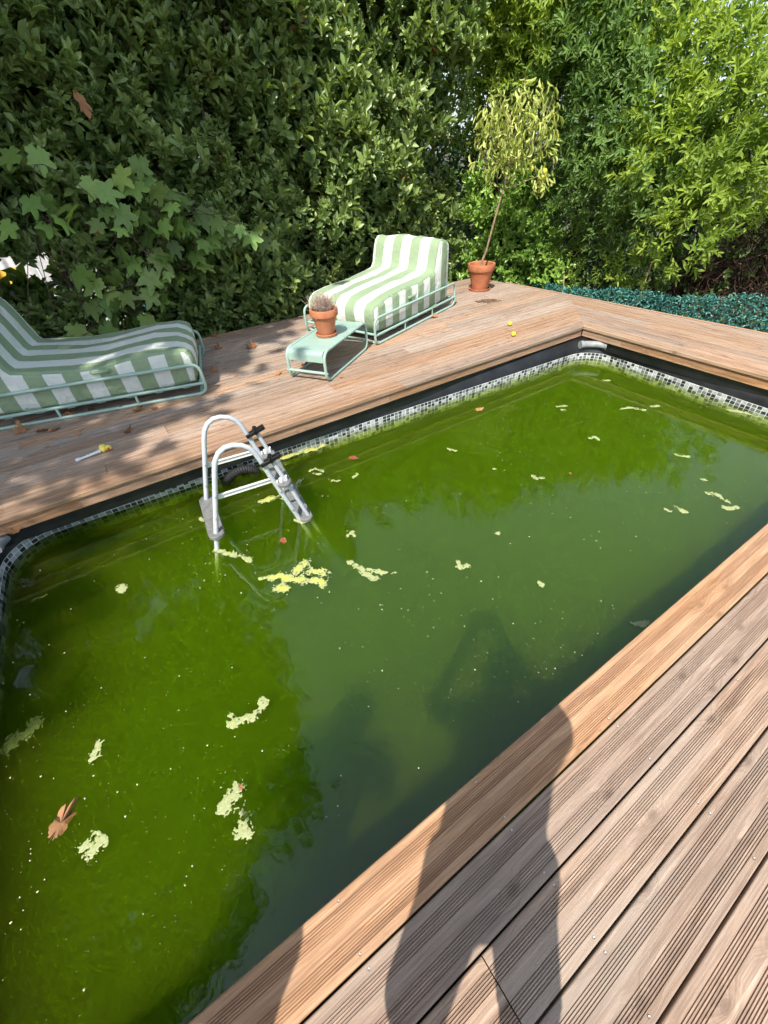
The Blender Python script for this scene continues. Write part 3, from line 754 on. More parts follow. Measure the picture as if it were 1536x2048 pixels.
class Leaves:
    def __init__(s): s.V = []; s.F = []; s.A = []; s.n = 0
    def put(s, tv, tf, rot, pos, scale, rnd):
        """many copies: rot (N,3,3), pos (N,3), scale (N,), rnd (N,)"""
        N = len(pos)
        if N == 0: return
        v = np.einsum('nij,kj->nki', rot, tv)*np.asarray(scale).reshape(-1, 1, 1) + np.asarray(pos)[:, None, :]
        k = len(tv); f = tf[None]+(np.arange(N)*k)[:, None, None] + s.n
        s.V.append(v.reshape(-1, 3)); s.F.append(f.reshape(-1, 3)); s.A.append(np.repeat(rnd, k)); s.n += N*k
    def build(s, name, mat, parent=None, origin=(0, 0, 0)):
        V = np.concatenate(s.V)-np.array(origin); F = np.concatenate(s.F); A = np.concatenate(s.A)
        me = bpy.data.meshes.new(name); me.vertices.add(len(V)); me.vertices.foreach_set('co', V.astype(np.float32).ravel())
        me.loops.add(len(F)*3); me.loops.foreach_set('vertex_index', F.astype(np.int32).ravel())
        me.polygons.add(len(F)); me.polygons.foreach_set('loop_start', np.arange(0, len(F)*3, 3, dtype=np.int32))
        at = me.attributes.new('rnd', 'FLOAT', 'POINT'); at.data.foreach_set('value', A.astype(np.float32))
        me.materials.append(mat); me.update(calc_edges=True); me.validate()
        return link(bpy.data.objects.new(name, me), parent)
def unit(v): return v/np.maximum(np.linalg.norm(v, axis=-1, keepdims=True), 1e-9)
def shoots(lv, pos, axis, nleaf, llen, lwid, spread, stem=0.16, tmpl=None, rbase=None, droop=0.0, sc_var=0.3):
    """leafy shoots: pos (N,3) bottoms, axis (N,3) directions; nleaf leaves spiralling up each"""
    N = len(pos); axis = unit(axis)
    u = unit(np.cross(axis, np.array([0.31, 0.22, 0.92])+rng.normal(0, .2, (N, 3)))); v = np.cross(axis, u)
    tv, tf = tmpl if tmpl else leaf_tmpl(1.0, lwid/llen, 0.16, 0.10)
    ph = rng.uniform(0, 6.28, N); rb = rng.uniform(0, 1, N) if rbase is None else rbase
    for k in range(nleaf):
        t = (k+0.5)/nleaf; a = ph + k*2.399 + rng.normal(0, .25, N)
        sp = spread*(1.15-0.75*t)*rng.uniform(0.75, 1.25, N)
        rad = u*np.cos(a)[:, None]+v*np.sin(a)[:, None]
        d = axis*np.cos(sp)[:, None] + rad*np.sin(sp)[:, None]; d[:, 2] -= droop*rng.uniform(0.5, 1.3, N); d = unit(d)
        p = pos + axis*(stem*t*rng.uniform(0.85, 1.15, N))[:, None]
        zh = unit(axis*0.8 - rad*0.2 + rng.normal(0, .25, (N, 3)))
        lv.put(tv, tf, rot_from(d, zh), p, llen*rng.uniform(1-sc_var, 1+sc_var, N)*(1-0.25*t), np.clip(0.65*rb+0.35*rng.uniform(0, 1, N), 0, 0.999))

# plane-tree leaf: five toothed lobes
def plane_leaf(seed=0, curl=0.15, teeth=True):
    r_ = random.Random(seed); lobes = [(0, 1.0, 0.30), (52, 0.86, 0.30), (-52, 0.86, 0.30), (105, 0.58, 0.30), (-105, 0.58, 0.30)]
    n = 60; out = []
    for k in range(n):
        a = -165 + 330*k/(n-1); r = 0.44
        for (c, L, wd) in lobes:
            d = abs(a-c)/26.0
            if d < 1: r = max(r, 0.44+(L-0.44)*(1-d**0.95))
        if teeth: r *= 1 + 0.055*(1 if k % 4 < 2 else -1)*(1 if r > 0.42 else 0.3)
        r *= r_.uniform(0.97, 1.03); x, y = r*math.cos(R(a)), r*math.sin(R(a))
        z = -curl*(x*x*0.5+y*y*0.8) + 0.05*math.sin(3*R(a)+seed)*r + 0.10*abs(y)
        out.append((x+0.12, y, z))
    v = [(0.12, 0, 0.0)]+[(0.0, 0.012, 0), (0.0, -0.012, 0)]+out
    f = [(0, 3+k, 4+k) for k in range(n-1)]+[(0, 1, 3), (0, 3+n-1, 2)]
    # petiole
    v += [(-0.45, 0.008, -0.08), (-0.45, -0.008, -0.08)]; q = len(v)-2
    f += [(1, q, q+1), (1, q+1, 2)]
    return np.array(v), np.array(f)
def dry_leaf_tmpl(seed):
    v, f = plane_leaf(seed, 0.0); r_ = random.Random(seed+99); ph = r_.uniform(0, 6)
    v = v.copy()
    for i in range(len(v)):
        x, y, z = v[i]; rr = math.hypot(x, y); a = math.atan2(y, x)
        lift = 0.42*rr*rr*(0.6+0.6*math.sin(2*a+ph)) + 0.10*math.sin(5*a+ph)*rr + 0.08*math.sin(9*x+ph)
        v[i] = (x*(1-0.25*rr*r_.uniform(.9, 1.1)), y*(1-0.30*rr), max(0.0, lift)+0.02)
    return v, f

M['laurel'] = leafmat('laurel_leaf', (0.05, 0.12, 0.03), (0.31, 0.41, 0.125), 0.34, 0.28, 0.6, tint=(0.22, 0.11, 0.04))
M['plane'] = leafmat('plane_tree_leaf', (0.045, 0.10, 0.02), (0.12, 0.20, 0.05), 0.45, 0.32, 0.4, ovar=0.7)
M['plane_bright'] = leafmat('brightened_plane_leaf', (0.075, 0.155, 0.03), (0.21, 0.32, 0.085), 0.42, 0.36, 0.4, ovar=0.8)  # brighter copy of the plane leaf, so the shaded shoots look sunlit
M['feather'] = leafmat('feathery_leaf', (0.09, 0.19, 0.03), (0.42, 0.55, 0.09), 0.5, 0.46, 0.3)
M['feather2'] = leafmat('bluish_feathery_leaf', (0.05, 0.115, 0.035), (0.23, 0.37, 0.10), 0.5, 0.44, 0.3)
M['citrus'] = leafmat('citrus_leaf', (0.07, 0.17, 0.025), (0.30, 0.48, 0.085), 0.32, 0.28, 0.55)
M['lemon_leaf'] = leafmat('brightened_lemon_leaf', (0.36, 0.45, 0.08), (0.72, 0.77, 0.27), 0.5, 0.35, 0.4)  # leaf colour raised so the partly shaded crown looks bright
M['dark_leaf'] = leafmat('dark_background_leaf', (0.02, 0.045, 0.012), (0.055, 0.10, 0.025), 0.5, 0.25, 0.3)
M['ivy'] = leafmat('ivy_leaf', (0.05, 0.10, 0.02), (0.15, 0.23, 0.06), 0.4, 0.25, 0.5)
M['heather'] = leafmat('dry_heather', (0.30, 0.19, 0.16), (0.72, 0.58, 0.50), 0.85, 0.2, 0.2)
M['teal'] = leafmat('teal_plastic_leaf', (0.012, 0.12, 0.10), (0.15, 0.43, 0.38), 0.32, 0.18, 0.6)
M['algae'] = None

# ------------------------------------------------------------------ potted heather on the side table
ht = pot(tp(0.365, 0.185), 0.074, 0.116, 0.232, 'potted_heather', 'small terracotta pot of dried heather on the side table', 0.096)
lv = Leaves(); Nn = 330
th = rng.uniform(0, 6.28, Nn); el = np.abs(rng.normal(0, 0.55, Nn)); ax_ = np.stack([np.sin(el)*np.cos(th), np.sin(el)*np.sin(th), np.cos(el)], -1)
st = np.stack([rng.normal(0, .035, Nn), rng.normal(0, .035, Nn), np.full(Nn, 0.185)], -1)
tvn, tfn = leaf_tmpl(1.0, 0.30, 0.2, 0.0)
ln_ = rng.uniform(0.10, 0.19, Nn)
lv.put(*leaf_tmpl(1.0, 0.014, 0.3, 0.0), rot_from(ax_, rng.normal(0, 1, (Nn, 3))), st, ln_, rng.uniform(0, .4, Nn))
for k in range(16):
    t = 0.25+0.75*k/15; d = unit(ax_*0.9+rng.normal(0, .55, (Nn, 3)))
    lv.put(tvn, tfn, rot_from(d, rng.normal(0, 1, (Nn, 3))), st+ax_*(ln_*t)[:, None], rng.uniform(.006, .013, Nn), np.clip(rng.uniform(0, 1, Nn)*0.6+t*0.35, 0, 1))
lv.build('heather_sprigs', M['heather'], ht)

# ------------------------------------------------------------------ potted lemon tree
PB = Vector((0.28, 4.42, 0.0))
lt = pot(PB, 0.112, 0.172, 0.325, 'potted_lemon_tree', 'large terracotta pot with thin leaning lemon tree at the deck corner', 0.146)
tr_pts = [(-0.005, 0.0, 0.25), (-0.004, 0.004, 0.33), (0.014, -0.012, 0.40), (0.03, -0.03, 0.47), (0.05, -0.05, 0.62), (0.075, -0.075, 0.80), (0.10, -0.10, 0.98), (0.12, -0.125, 1.12), (0.125, -0.135, 1.22)]
b = MB(); b.tube(tr_pts, [0.017, 0.015, 0.0165, 0.0135, 0.0125, 0.012, 0.0115, 0.012, 0.009], 10); b.build('trunk', M['bark'], lt, True)
br = [[(0.125, -0.135, 1.2), (0.10, -0.10, 1.32), (0.02, -0.02, 1.45), (-0.04, 0.05, 1.60)], [(0.125, -0.135, 1.2), (0.14, -0.15, 1.38), (0.12, -0.12, 1.58), (0.13, -0.10, 1.80)],
      [(0.125, -0.135, 1.16), (0.20, -0.20, 1.26), (0.30, -0.29, 1.42), (0.42, -0.40, 1.50)], [(0.12, -0.125, 1.12), (0.22, -0.22, 1.14), (0.34, -0.33, 1.20), (0.46, -0.44, 1.24)], [(0.125, -0.135, 1.2), (0.18, -0.19, 1.40), (0.24, -0.22, 1.6), (0.31, -0.30, 1.93)]]
br += [[(0.02, -0.02, 1.45), (0.03, 0.0, 1.62), (0.05, -0.01, 1.80), (0.04, 0.0, 1.98)], [(0.12, -0.12, 1.58), (0.18, -0.16, 1.72), (0.20, -0.20, 1.88), (0.19, -0.18, 2.06)], [(0.30, -0.29, 1.42), (0.36, -0.33, 1.60), (0.40, -0.38, 1.76), (0.43, -0.40, 1.90)], [(0.10, -0.10, 1.32), (-0.04, 0.06, 1.40), (-0.12, 0.13, 1.55), (-0.15, 0.16, 1.72)]]
b = MB()
for p in br: b.tube(p, [0.008, 0.006, 0.0045, 0.003], 6)
b.build('branches', M['bark'], lt, True)
lv = Leaves()
for (c, e, Nn) in (((0.06, -0.05, 1.72), (0.20, 0.20, 0.18), 230), ((0.22, -0.22, 1.76), (0.19, 0.19, 0.19), 230), ((0.32, -0.30, 1.62), (0.15, 0.15, 0.19), 170), ((0.00, 0.02, 1.55), (0.15, 0.15, 0.22), 170), ((0.14, -0.14, 1.56), (0.17, 0.17, 0.20), 150), ((0.13, -0.12, 1.36), (0.05, 0.05, 0.11), 30), ((-0.03, 0.05, 1.38), (0.06, 0.06, 0.10), 24), ((0.25, -0.25, 1.94), (0.06, 0.06, 0.10), 26), ((-0.06, 0.08, 1.80), (0.08, 0.08, 0.10), 30), ((0.40, -0.40, 1.50), (0.07, 0.07, 0.13), 34), ((0.24, -0.25, 1.32), (0.05, 0.05, 0.08), 16), ((-0.14, 0.15, 1.48), (0.06, 0.06, 0.13), 30)):
    Nn = int(Nn*0.62); q = unit(rng.normal(0, 1, (Nn, 3)))*np.cbrt(rng.uniform(0.05, 1.7, (Nn, 1))); pos = np.array(c)+q*np.array(e)*1.42+np.array([0.02, -0.03, 0.0])
    d = unit(np.stack([rng.normal(0, .5, Nn)+q[:, 0]*.3, rng.normal(0, .5, Nn)+q[:, 1]*.3, -np.abs(rng.normal(.8, .45, Nn))], -1))
    lv.put(*leaf_tmpl(1.0, 0.17, 0.6, 0.28), rot_from(d, unit(np.stack([q[:, 0], q[:, 1], np.zeros(Nn)], -1)+rng.normal(0, .45, (Nn, 3)))), pos, rng.uniform(.055, .125, Nn), rng.uniform(0, 1, Nn))
Nn = 46; pos = np.array([0.44, -0.42, 1.20])+rng.normal(0, .045, (Nn, 3)); d = unit(np.stack([rng.normal(.2, .4, Nn), rng.normal(-.2, .4, Nn), -np.abs(rng.normal(.8, .3, Nn))], -1))
lv.put(*leaf_tmpl(1.0, 0.26, 0.6, 0.25), rot_from(d, rng.normal(0, 1, (Nn, 3))), pos, rng.uniform(.06, .10, Nn), rng.uniform(0.3, 1, Nn))
lv.build('leaves', M['lemon_leaf'], lt)
def lemon_mesh(b, c, r, M_=None):
    prof = [(0.0005, -1.3*r), (0.16*r, -1.24*r), (0.30*r, -1.1*r), (0.72*r, -0.7*r), (0.95*r, -0.25*r), (0.98*r, 0.1*r), (0.88*r, 0.5*r), (0.6*r, 0.9*r), (0.25*r, 1.14*r), (0.14*r, 1.25*r), (0.0005, 1.30*r)]
    b.lathe(prof, c, 18, M_)
for c_ in ((0.335, -0.33, 1.30), (0.42, -0.40, 1.245), (0.455, -0.435, 1.265), (0.44, -0.42, 1.215)):
    b = MB(); lemon_mesh(b, c_, 0.030, Matrix.Rotation(random.uniform(-.5, .5), 4, 'X')); b.build('hanging_lemon', M['green_lemon'], lt, True)
for (px, py, lab) in ((1027, 669, 'fallen yellow lemon on the deck, nearer the pool edge'), (1020, 648, 'fallen yellow lemon on the deck, farther from the pool edge')):
    p = at_z(px, py, 0.018); b = MB(); lemon_mesh(b, (0, 0, 0), 0.024, Matrix.Rotation(R(80), 4, 'Y')); o = b.build('fallen_lemon', M['lemon'], None, True)
    o.location = (p.x, p.y, 0.023); o.rotation_euler = (0, 0, random.uniform(0, 3)); tag(o, lab, 'lemon', 'fallen lemons on the deck')
# soil spilt beside the pot
b = MB(); p0 = at_z(975, 603)
lvp = []
for i in range(420):
    a = random.uniform(0, 6.28); r = abs(random.gauss(0, 1)); x = 0.085*r*math.cos(a); y = 0.04*r*math.sin(a)
    if r > 2.2: continue
    x += 0.0; s = random.uniform(0.003, 0.009); z = max(0, 0.020*(1-r*0.6))*random.uniform(0.2, 1)
    q = Matrix.Translation((x, y, z)) @ Matrix.Rotation(random.uniform(0, 6), 4, Vector((random.random(), random.random(), random.random()+.1)))
    b.box(-s, s, -s*.8, s*.8, -s*.6, s*.6, M=q)
o = b.build('soil_pile', simple('crumbly_soil', (0.17, 0.105, 0.065), 0.95, var=0.4, nscale=80)); o.location = (p0.x, p0.y, 0.004); o.rotation_euler = (0, 0, R(-28)); tag(o, 'small spill of dark soil on the deck by the large pot', 'soil')

# ------------------------------------------------------------------ thermometer with a rubber duck
def ellipsoid(b, c, rad, M_=None, nu=16, nv=10):
    vs_ = []; fs = []; c = Vector(c)
    for j in range(nv+1):
        t = math.pi*j/nv
        for i in range(nu):
            a = 2*math.pi*i/nu; q = Vector((rad[0]*math.sin(t)*math.cos(a), rad[1]*math.sin(t)*math.sin(a), rad[2]*math.cos(t)))
            vs_.append((M_ @ q if M_ is not None else q)+c)
    for j in range(nv):
        for i in range(nu): fs.append((j*nu+i, (j+1)*nu+i, (j+1)*nu+(i+1) % nu, j*nu+(i+1) % nu))
    b.add(vs_, fs)
def duck():
    p0, p1 = at_z(155, 920, 0.012), at_z(199, 902, 0.018); d = p1-p0; L = d.length
    root = empty('duck_thermometer', (p1.x, p1.y, 0), math.atan2(d.y, d.x)); tag(root, 'floating pool thermometer with yellow rubber duck lying on the deck', 'thermometer')
    b = MB(); b.tube([(-L+0.015, 0, 0.0125), (0.0, 0, 0.016)], 0.0095, 14); tb = b.build('tube', M['white_plastic'], root, True)
    b = MB(); b.tube([(-L-0.012, 0, 0.0125), (-L-0.008, 0, 0.0125), (-L+0.016, 0, 0.0125)], [0.009, 0.0125, 0.0125], 14); b.build('end_cap', M['white_plastic'], root, True)
    b = MB(); b.tube([(-0.012, 0, 0.0155), (0.006, 0, 0.0165)], 0.0125, 14); b.build('collar', M['white_plastic'], root, True)
    for k in range(14):
        b = MB(); x = -L+0.024+k*(L-0.05)/14; b.box(x, x+0.0035, -0.004, 0.004, 0.0222, 0.0234 if k % 2 else 0.0231); b.build('scale_mark', M['black_plastic'], tb)
    # the duck lies on its side: its height axis points along +x
    b = MB(); N = 22
    ellipsoid(b, (0.026, 0.004, 0.027), (0.022, 0.036, 0.026)); ellipsoid(b, (0.038, 0.036, 0.027), (0.012, 0.016, 0.013), Matrix.Rotation(R(35), 3, 'Z'))
    bd = b.build('duck_body', M['duck'], root, True)
    b = MB(); ellipsoid(b, (0.058, -0.018, 0.027), (0.0205, 0.0195, 0.0195)); hd = b.build('duck_head', M['duck'], root, True)
    b = MB(); ellipsoid(b, (0.053, -0.041, 0.030), (0.007, 0.013, 0.011)); b.build('beak', M['red'], hd, True)
    b = MB(); ellipsoid(b, (0.064, -0.030, 0.042), (0.003, 0.003, 0.003)); b.build('eye', M['black_plastic'], hd, True)
duck()

# ------------------------------------------------------------------ laurel hedge behind the deck
def hedge():
    root = empty('laurel_hedge', (-3.5, 5.8, -1.42)); tag(root, 'tall dense laurel hedge along the back of the deck', 'hedge')
    org = (-3.5, 5.8, -1.42); lv = Leaves()
    def face_y(x, z): return 5.38 + 0.26*np.sin(x*2.1+0.6)*np.sin(z*1.7+x*0.8) + 0.15*np.sin(x*5.3+z*3.1)*np.sin(z*4.1-x*1.3) + 0.06*(z-1)*(z > 1) + 0.10*np.clip(0.6-z, 0, 1)
    def layer(Nn, x0, x1, z0, z1, d0, d1, nl, ll, lw, stem, spread):
        x = rng.uniform(x0, x1, Nn); z = rng.uniform(z0, z1, Nn); y = face_y(x, z) + rng.uniform(d0, d1, Nn)
        top = 4.05 + 0.35*np.sin(x*2.7) + 0.25*np.sin(x*7.1+1); keep = z < top
        g = ((x+4.82)/0.46)**2 + ((z-0.62-0.05*np.sin(x*19))/0.24)**2 > 1.0      # the gap low on the left
        g2 = ((x+4.15)/0.20)**2 + ((z-0.50)/0.10)**2 > 1.0
        lob = x < 0.62 + 0.18*np.sin(z*3.1) + 0.12*np.sin(z*7.7)
        keep &= g & g2 & lob
        x, y, z = x[keep], y[keep], z[keep]; n = len(x)
        ax_ = np.stack([rng.normal(0, .38, n), -np.abs(rng.normal(.62, .38, n)), rng.normal(0.9, .3, n)], -1)
        clump = 0.5+0.5*np.sin(x*6.1+z*3.3)*np.sin(z*5.7-x*2.2)
        big_ = rng.uniform(0, 1, n) < 0.5+0.35*np.sin(x*1.9+z*2.3)
        for sel, kk in ((big_, 1.12), (~big_, 0.82)):
            if sel.any(): shoots(lv, np.stack([x, y, z], -1)[sel], ax_[sel], nl, ll*kk, lw*kk*(0.9+0.2*kk), spread, stem*kk, rbase=np.clip(clump*0.6+rng.uniform(0, .5, n), 0, 1)[sel], sc_var=0.42)
    layer(4600, -5.3, 0.9, -0.55, 3.1, -0.12, 0.28, 11, 0.112, 0.044, 0.16, 1.02)
    layer(2200, -5.3, 0.9, -0.55, 3.1, 0.25, 0.75, 9, 0.13, 0.055, 0.18, 1.0)
    layer(1700, -9.3, -5.2, -0.6, 4.4, -0.10, 0.6, 9, 0.12, 0.048, 0.2, 0.95)
    layer(1500, -5.3, 0.9, 3.0, 4.7, -0.10, 0.8, 9, 0.115, 0.045, 0.2, 0.9)
    layer(4200, -9.3, 0.8, -0.8, 4.6, 0.7, 1.35, 7, 0.17, 0.085, 0.22, 1.1)
    layer(5200, -9.3, 0.8, 0.2, 4.7, 1.2, 1.9, 6, 0.21, 0.11, 0.25, 1.2)
    fo = lv.build('foliage', M['laurel'], root, org); tag(fo, 'small upright laurel leaves', kind='stuff')
    for i in range(17):
        x = -9 + i*0.58 + random.uniform(-.1, .1)
        if abs(x+4.8) < 0.3: x -= 0.35
        b = MB(); pts = [(x-org[0], random.uniform(-.1, .1), 0)]
        for k in range(1, 9): pts.append((pts[-1][0]+random.uniform(-.07, .07), pts[-1][1]+random.uniform(-.06, .06), k*0.62))
        b.tube(pts, [0.045-0.0045*k for k in range(9)], 7); b.build('stem', M['bark_dark'], root, True)
hedge()

# ------------------------------------------------------------------ big plane tree at the left: its crown shades the left end and mirrors in the water
def plane_tree():
    base = Vector((-9.6, 6.6, -1.42)); root = empty('plane_tree', base); tag(root, 'large plane tree overhanging the left end of the pool', 'tree')
    b = MB(); b.tube([(0, 0, 0), (0.05, -0.05, 2), (0.2, -0.2, 4), (0.5, -0.5, 6), (0.8, -0.8, 8.5)], [0.28, 0.22, 0.19, 0.14, 0.06], 12); b.build('trunk', M['bark_dark'], root, True)
    edge = [(-3.3, 6.5), (-3.9, 4.8), (-4.25, 3.15), (-5.55, 2.45), (-6.8, 1.45), (-8.05, 0.30), (-8.9, -0.7), (-9.7, -1.9), (-10.5, -3.0)]
    def inside(x, y):
        # left of the crown's scalloped outline
        for (a, c) in zip(edge[:-1], edge[1:]):
            if min(a[1], c[1]) <= y <= max(a[1], c[1]):
                t = (y-a[1])/(c[1]-a[1]); return x < a[0]+(c[0]-a[0])*t - 0.12 + 0.35*math.sin(y*5.1)*math.sin(y*2.3+1)
        return False
    blobs = []
    tries = 0
    while len(blobs) < 430 and tries < 40000:
        tries += 1; x, y, z = random.uniform(-13, -3.2), random.uniform(-3.0, 6.5), random.uniform(5.3, 8.6)
        if (z-5.2) > 3.6-0.25*abs(x+8): continue
        if inside(x-0.12*(z-6), y-0.08*(z-6)): blobs.append((x, y, z))
    for i in range(190):
        x, y, z = random.uniform(-9.5, -4.4), random.uniform(3.3, 6.4), random.uniform(4.3, 5.6)
        if inside(x, y): blobs.append((x, y, z))
    lv = Leaves(); pos = []
    for (x, y, z) in blobs:
        k = 34; q = rng.normal(0, 1, (k, 3))*np.array([0.34, 0.34, 0.22]); pos.append(q+np.array([x, y, z]))
    pos = np.concatenate(pos); keep = np.array([inside(p[0]-0.1, p[1]) for p in pos]) | (rng.uniform(0, 1, len(pos)) < 0.12); pos = pos[keep]; n = len(pos)
    tv, tf = plane_leaf(3, 0.2, False); tv = tv[:, :]
    d = np.stack([rng.normal(0, 1, n), rng.normal(0, 1, n), rng.normal(-.4, .4, n)], -1); zh = np.stack([rng.normal(0, .5, n), rng.normal(0, .5, n), np.ones(n)], -1)
    lv.put(tv, tf, rot_from(unit(d), zh), pos, rng.uniform(0.12, 0.19, n), rng.uniform(0, 1, n))
    # low outer twigs: they only dapple the ground
    cr = lv.build('crown', M['plane'], root, tuple(base)); tag(cr, 'broad lobed leaves of the plane tree crown', kind='stuff')
    for i in range(16):
        c = Vector(random.choice(blobs))-base; s = Vector((0.3, -0.3, random.uniform(3.6, 6.5))); m_ = s.lerp(c, 0.55)+Vector((0, 0, 0.5))
        b = MB(); b.tube([s, s.lerp(m_, .5)+Vector((0, 0, .15)), m_, m_.lerp(c, .6), c], [0.08, 0.06, 0.045, 0.03, 0.012], 7); b.build('limb', M['bark_dark'], root, True)
plane_tree()

# ------------------------------------------------------------------ low plane-tree shoots in front of the hedge: each big leaf is a part
LEAFM = []
for s in range(6):
    tv, tf = plane_leaf(s, 0.18)
    lv = Leaves(); lv.put(tv, tf, np.eye(3)[None], np.zeros((1, 3)), [1.0], np.array([s/6.0+0.08]))
    o = lv.build('leaf_shape', M['plane_bright']); LEAFM.append(o.data); bpy.data.objects.remove(o)
def plane_shoot():
    root = empty('plane_sapling', (-4.2, 5.15, -1.42)); tag(root, 'plane tree shoots with large lobed leaves behind the shaded lounger', 'sapling')
    base = Vector((-4.2, 5.15, -1.42))
    # px, py in the photograph, how far in front of the hedge, leaf length in pixels
    spots = [(185, 365, 70), (235, 350, 60), (268, 370, 70), (312, 375, 65), (345, 410, 60), (400, 430, 60), (372, 450, 55), (425, 470, 60), (455, 468, 55), (500, 470, 65), (520, 480, 45), (470, 505, 50), (430, 440, 70),
             (330, 440, 60), (300, 470, 70), (260, 440, 60), (270, 520, 75), (310, 510, 65), (345, 490, 55), (390, 505, 60), (405, 485, 60), (230, 545, 60), (190, 560, 75), (155, 545, 65), (130, 520, 60), (250, 590, 65), (300, 585, 60), (325, 560, 50), (275, 630, 70),
             (230, 640, 70), (210, 655, 60), (180, 610, 55), (205, 605, 60), (90, 560, 55), (60, 640, 55), (110, 650, 60), (150, 655, 60), (285, 560, 55), (165, 470, 60), (120, 440, 55), (215, 470, 60), (150, 415, 60), (30, 310, 60), (20, 450, 60), (60, 400, 50), (90, 480, 60), (240, 420, 60), (20, 610, 70),
             (330, 600, 60), (360, 560, 45), (70, 690, 50), (130, 690, 55), (185, 680, 50), (445, 495, 45), (480, 455, 40), (285, 430, 35), (350, 450, 60), (195, 520, 60), (240, 500, 60), (365, 400, 45)]
    spots += [(px+random.uniform(-45, 45), py+random.uniform(-30, 30), s*0.85) for (px, py, s) in spots[:52]]
    twigs = {}
    for i, (px, py, s) in enumerate(spots):
        y = 4.93 - random.uniform(0, 0.22); dr = ray(px, py); t = (y-CAM.y)/dr.y; p = CAM+dr*t; L = s/FPX*t*random.uniform(0.33, 0.50)
        if px < 150 and 470 < py < 655: continue
        o = link(bpy.data.objects.new('leaf', random.choice(LEAFM)), root); o.location = p-base
        yaw_ = random.gauss(-90, 50) if px < 330 else random.gauss(-60, 50)
        tilt = random.uniform(5, 75)
        xd = np.array([[math.cos(R(yaw_))*math.cos(R(tilt)), math.sin(R(yaw_))*math.cos(R(tilt)), -math.sin(R(tilt))]])
        zd = np.array([[random.gauss(-.3, .6), random.gauss(-0.6, .6), 0.8]])
        m3 = rot_from(xd, zd)[0]; o.rotation_euler = Matrix(m3.tolist()).to_euler(); o.scale = (L, L, L)
        pet = Vector((m3[0][0], m3[1][0], m3[2][0]))
        twigs.setdefault(i % 6, []).append(p - pet*L*0.45 - base)
    for k, q in twigs.items():
        q.sort(key=lambda v: v.x); b = MB(); st = Vector((0.1*k-0.3, 0.15, 0.4)); prev = st
        pts = [st, Vector((0.1*k-0.2, 0.05, 1.6))]+q[::2]
        b.tube(rounded(pts, 0.2, 4), 0.0035, 5); b.build('twig', M['bark_dark'], root, True)
plane_shoot()

# ------------------------------------------------------------------ shrubs and trees on the right
def lobe_points(lobes, n_per, shell=0.35):
    P_, D_ = [], []
    for (c, r, zz) in lobes:
        n = int(n_per*r*r); q = unit(rng.normal(0, 1, (n, 3))); rr = r*(1-shell*rng.uniform(0, 1, n)**1.5)*(1+0.18*np.sin(q[:, 0]*7+c[0])*np.sin(q[:, 2]*6+c[1]))
        e = np.array([1, 1, zz]); P_.append(np.array(c)+q*rr[:, None]*e); D_.append(q)
    return np.concatenate(P_), np.concatenate(D_)
FEA = leaf_tmpl(1.0, 0.28, 0.15, 0.18)
def tree(name, label, base, lobes, mat, n_per, nl=15, ll=0.085, lw=0.016, stem=0.16, spread=1.0, trunk_r=0.09, cat='tree', tmpl=FEA, group=None, droop=0.1, limbs=True, top=None):
    base = Vector(base); root = empty(name, base); tag(root, label, cat, group)
    P_, D_ = lobe_points(lobes, n_per); n = len(P_)
    lv = Leaves(); ax_ = unit(D_*0.8 + np.array([0, 0, 0.45]) + rng.normal(0, .35, (n, 3)))
    clump = 0.5+0.5*np.sin(P_[:, 0]*3.1+P_[:, 2]*2.6)*np.sin(P_[:, 1]*2.9+P_[:, 2]*3.3)  # light and dark clumps of the crown, put into the leaf colour
    shoots(lv, P_, ax_, nl, ll, lw, spread, stem, tmpl, np.clip(clump*0.6+rng.uniform(0, .45, n), 0, 1), droop)
    cr = lv.build('crown', mat, root, tuple(base)); cr['kind'] = 'stuff'
    cen = Vector(np.mean([l[0] for l in lobes], axis=0))-base
    tt = cen*0.8 if top is None else Vector(top)-base
    b = MB(); b.tube([(0, 0, 0), tuple(tt*0.3+Vector((.08, 0, 0))), tuple(tt*0.65+Vector((-.05, .05, 0))), tuple(tt)], [trunk_r, trunk_r*.8, trunk_r*.6, trunk_r*.3], 9); b.build('trunk', M['bark_dark'], root, True)
    if limbs:
        for (c, r, zz) in lobes:
            c = Vector(c)-base; s = tt*random.uniform(0.35, 0.8); m_ = s.lerp(c, .5)+Vector((0, 0, .12))
            b = MB(); b.tube([s, m_, c, c+Vector((random.uniform(-.2, .2), random.uniform(-.2, .2), r*.7))], [trunk_r*.35, trunk_r*.25, trunk_r*.14, 0.004], 6); b.build('limb', M['bark_dark'], root, True)
    return root
def lob(px, py, dist, rpx, zz=0.85):
    c = at_d(px, py, dist); return (tuple(c), rpx/FPX*dist*0.86, zz)
# citrus bush behind the deck corner
tree('citrus_bush', 'glossy green citrus bush behind the potted lemon tree', (1.55, 5.35, -1.42),
     [lob(1000, 400, 7.9, 62), lob(1050, 440, 7.8, 62), lob(985, 470, 7.9, 58), lob(1030, 510, 7.7, 58), lob(1075, 520, 7.6, 45), lob(950, 545, 7.9, 45), lob(1090, 555, 7.5, 36), lob(1000, 555, 7.8, 50), lob(1060, 385, 7.9, 42)],
     M['citrus'], 560, 11, 0.095, 0.048, 0.16, 1.05, 0.035, 'bush', leaf_tmpl(1.0, 0.46, 0.14, 0.2))
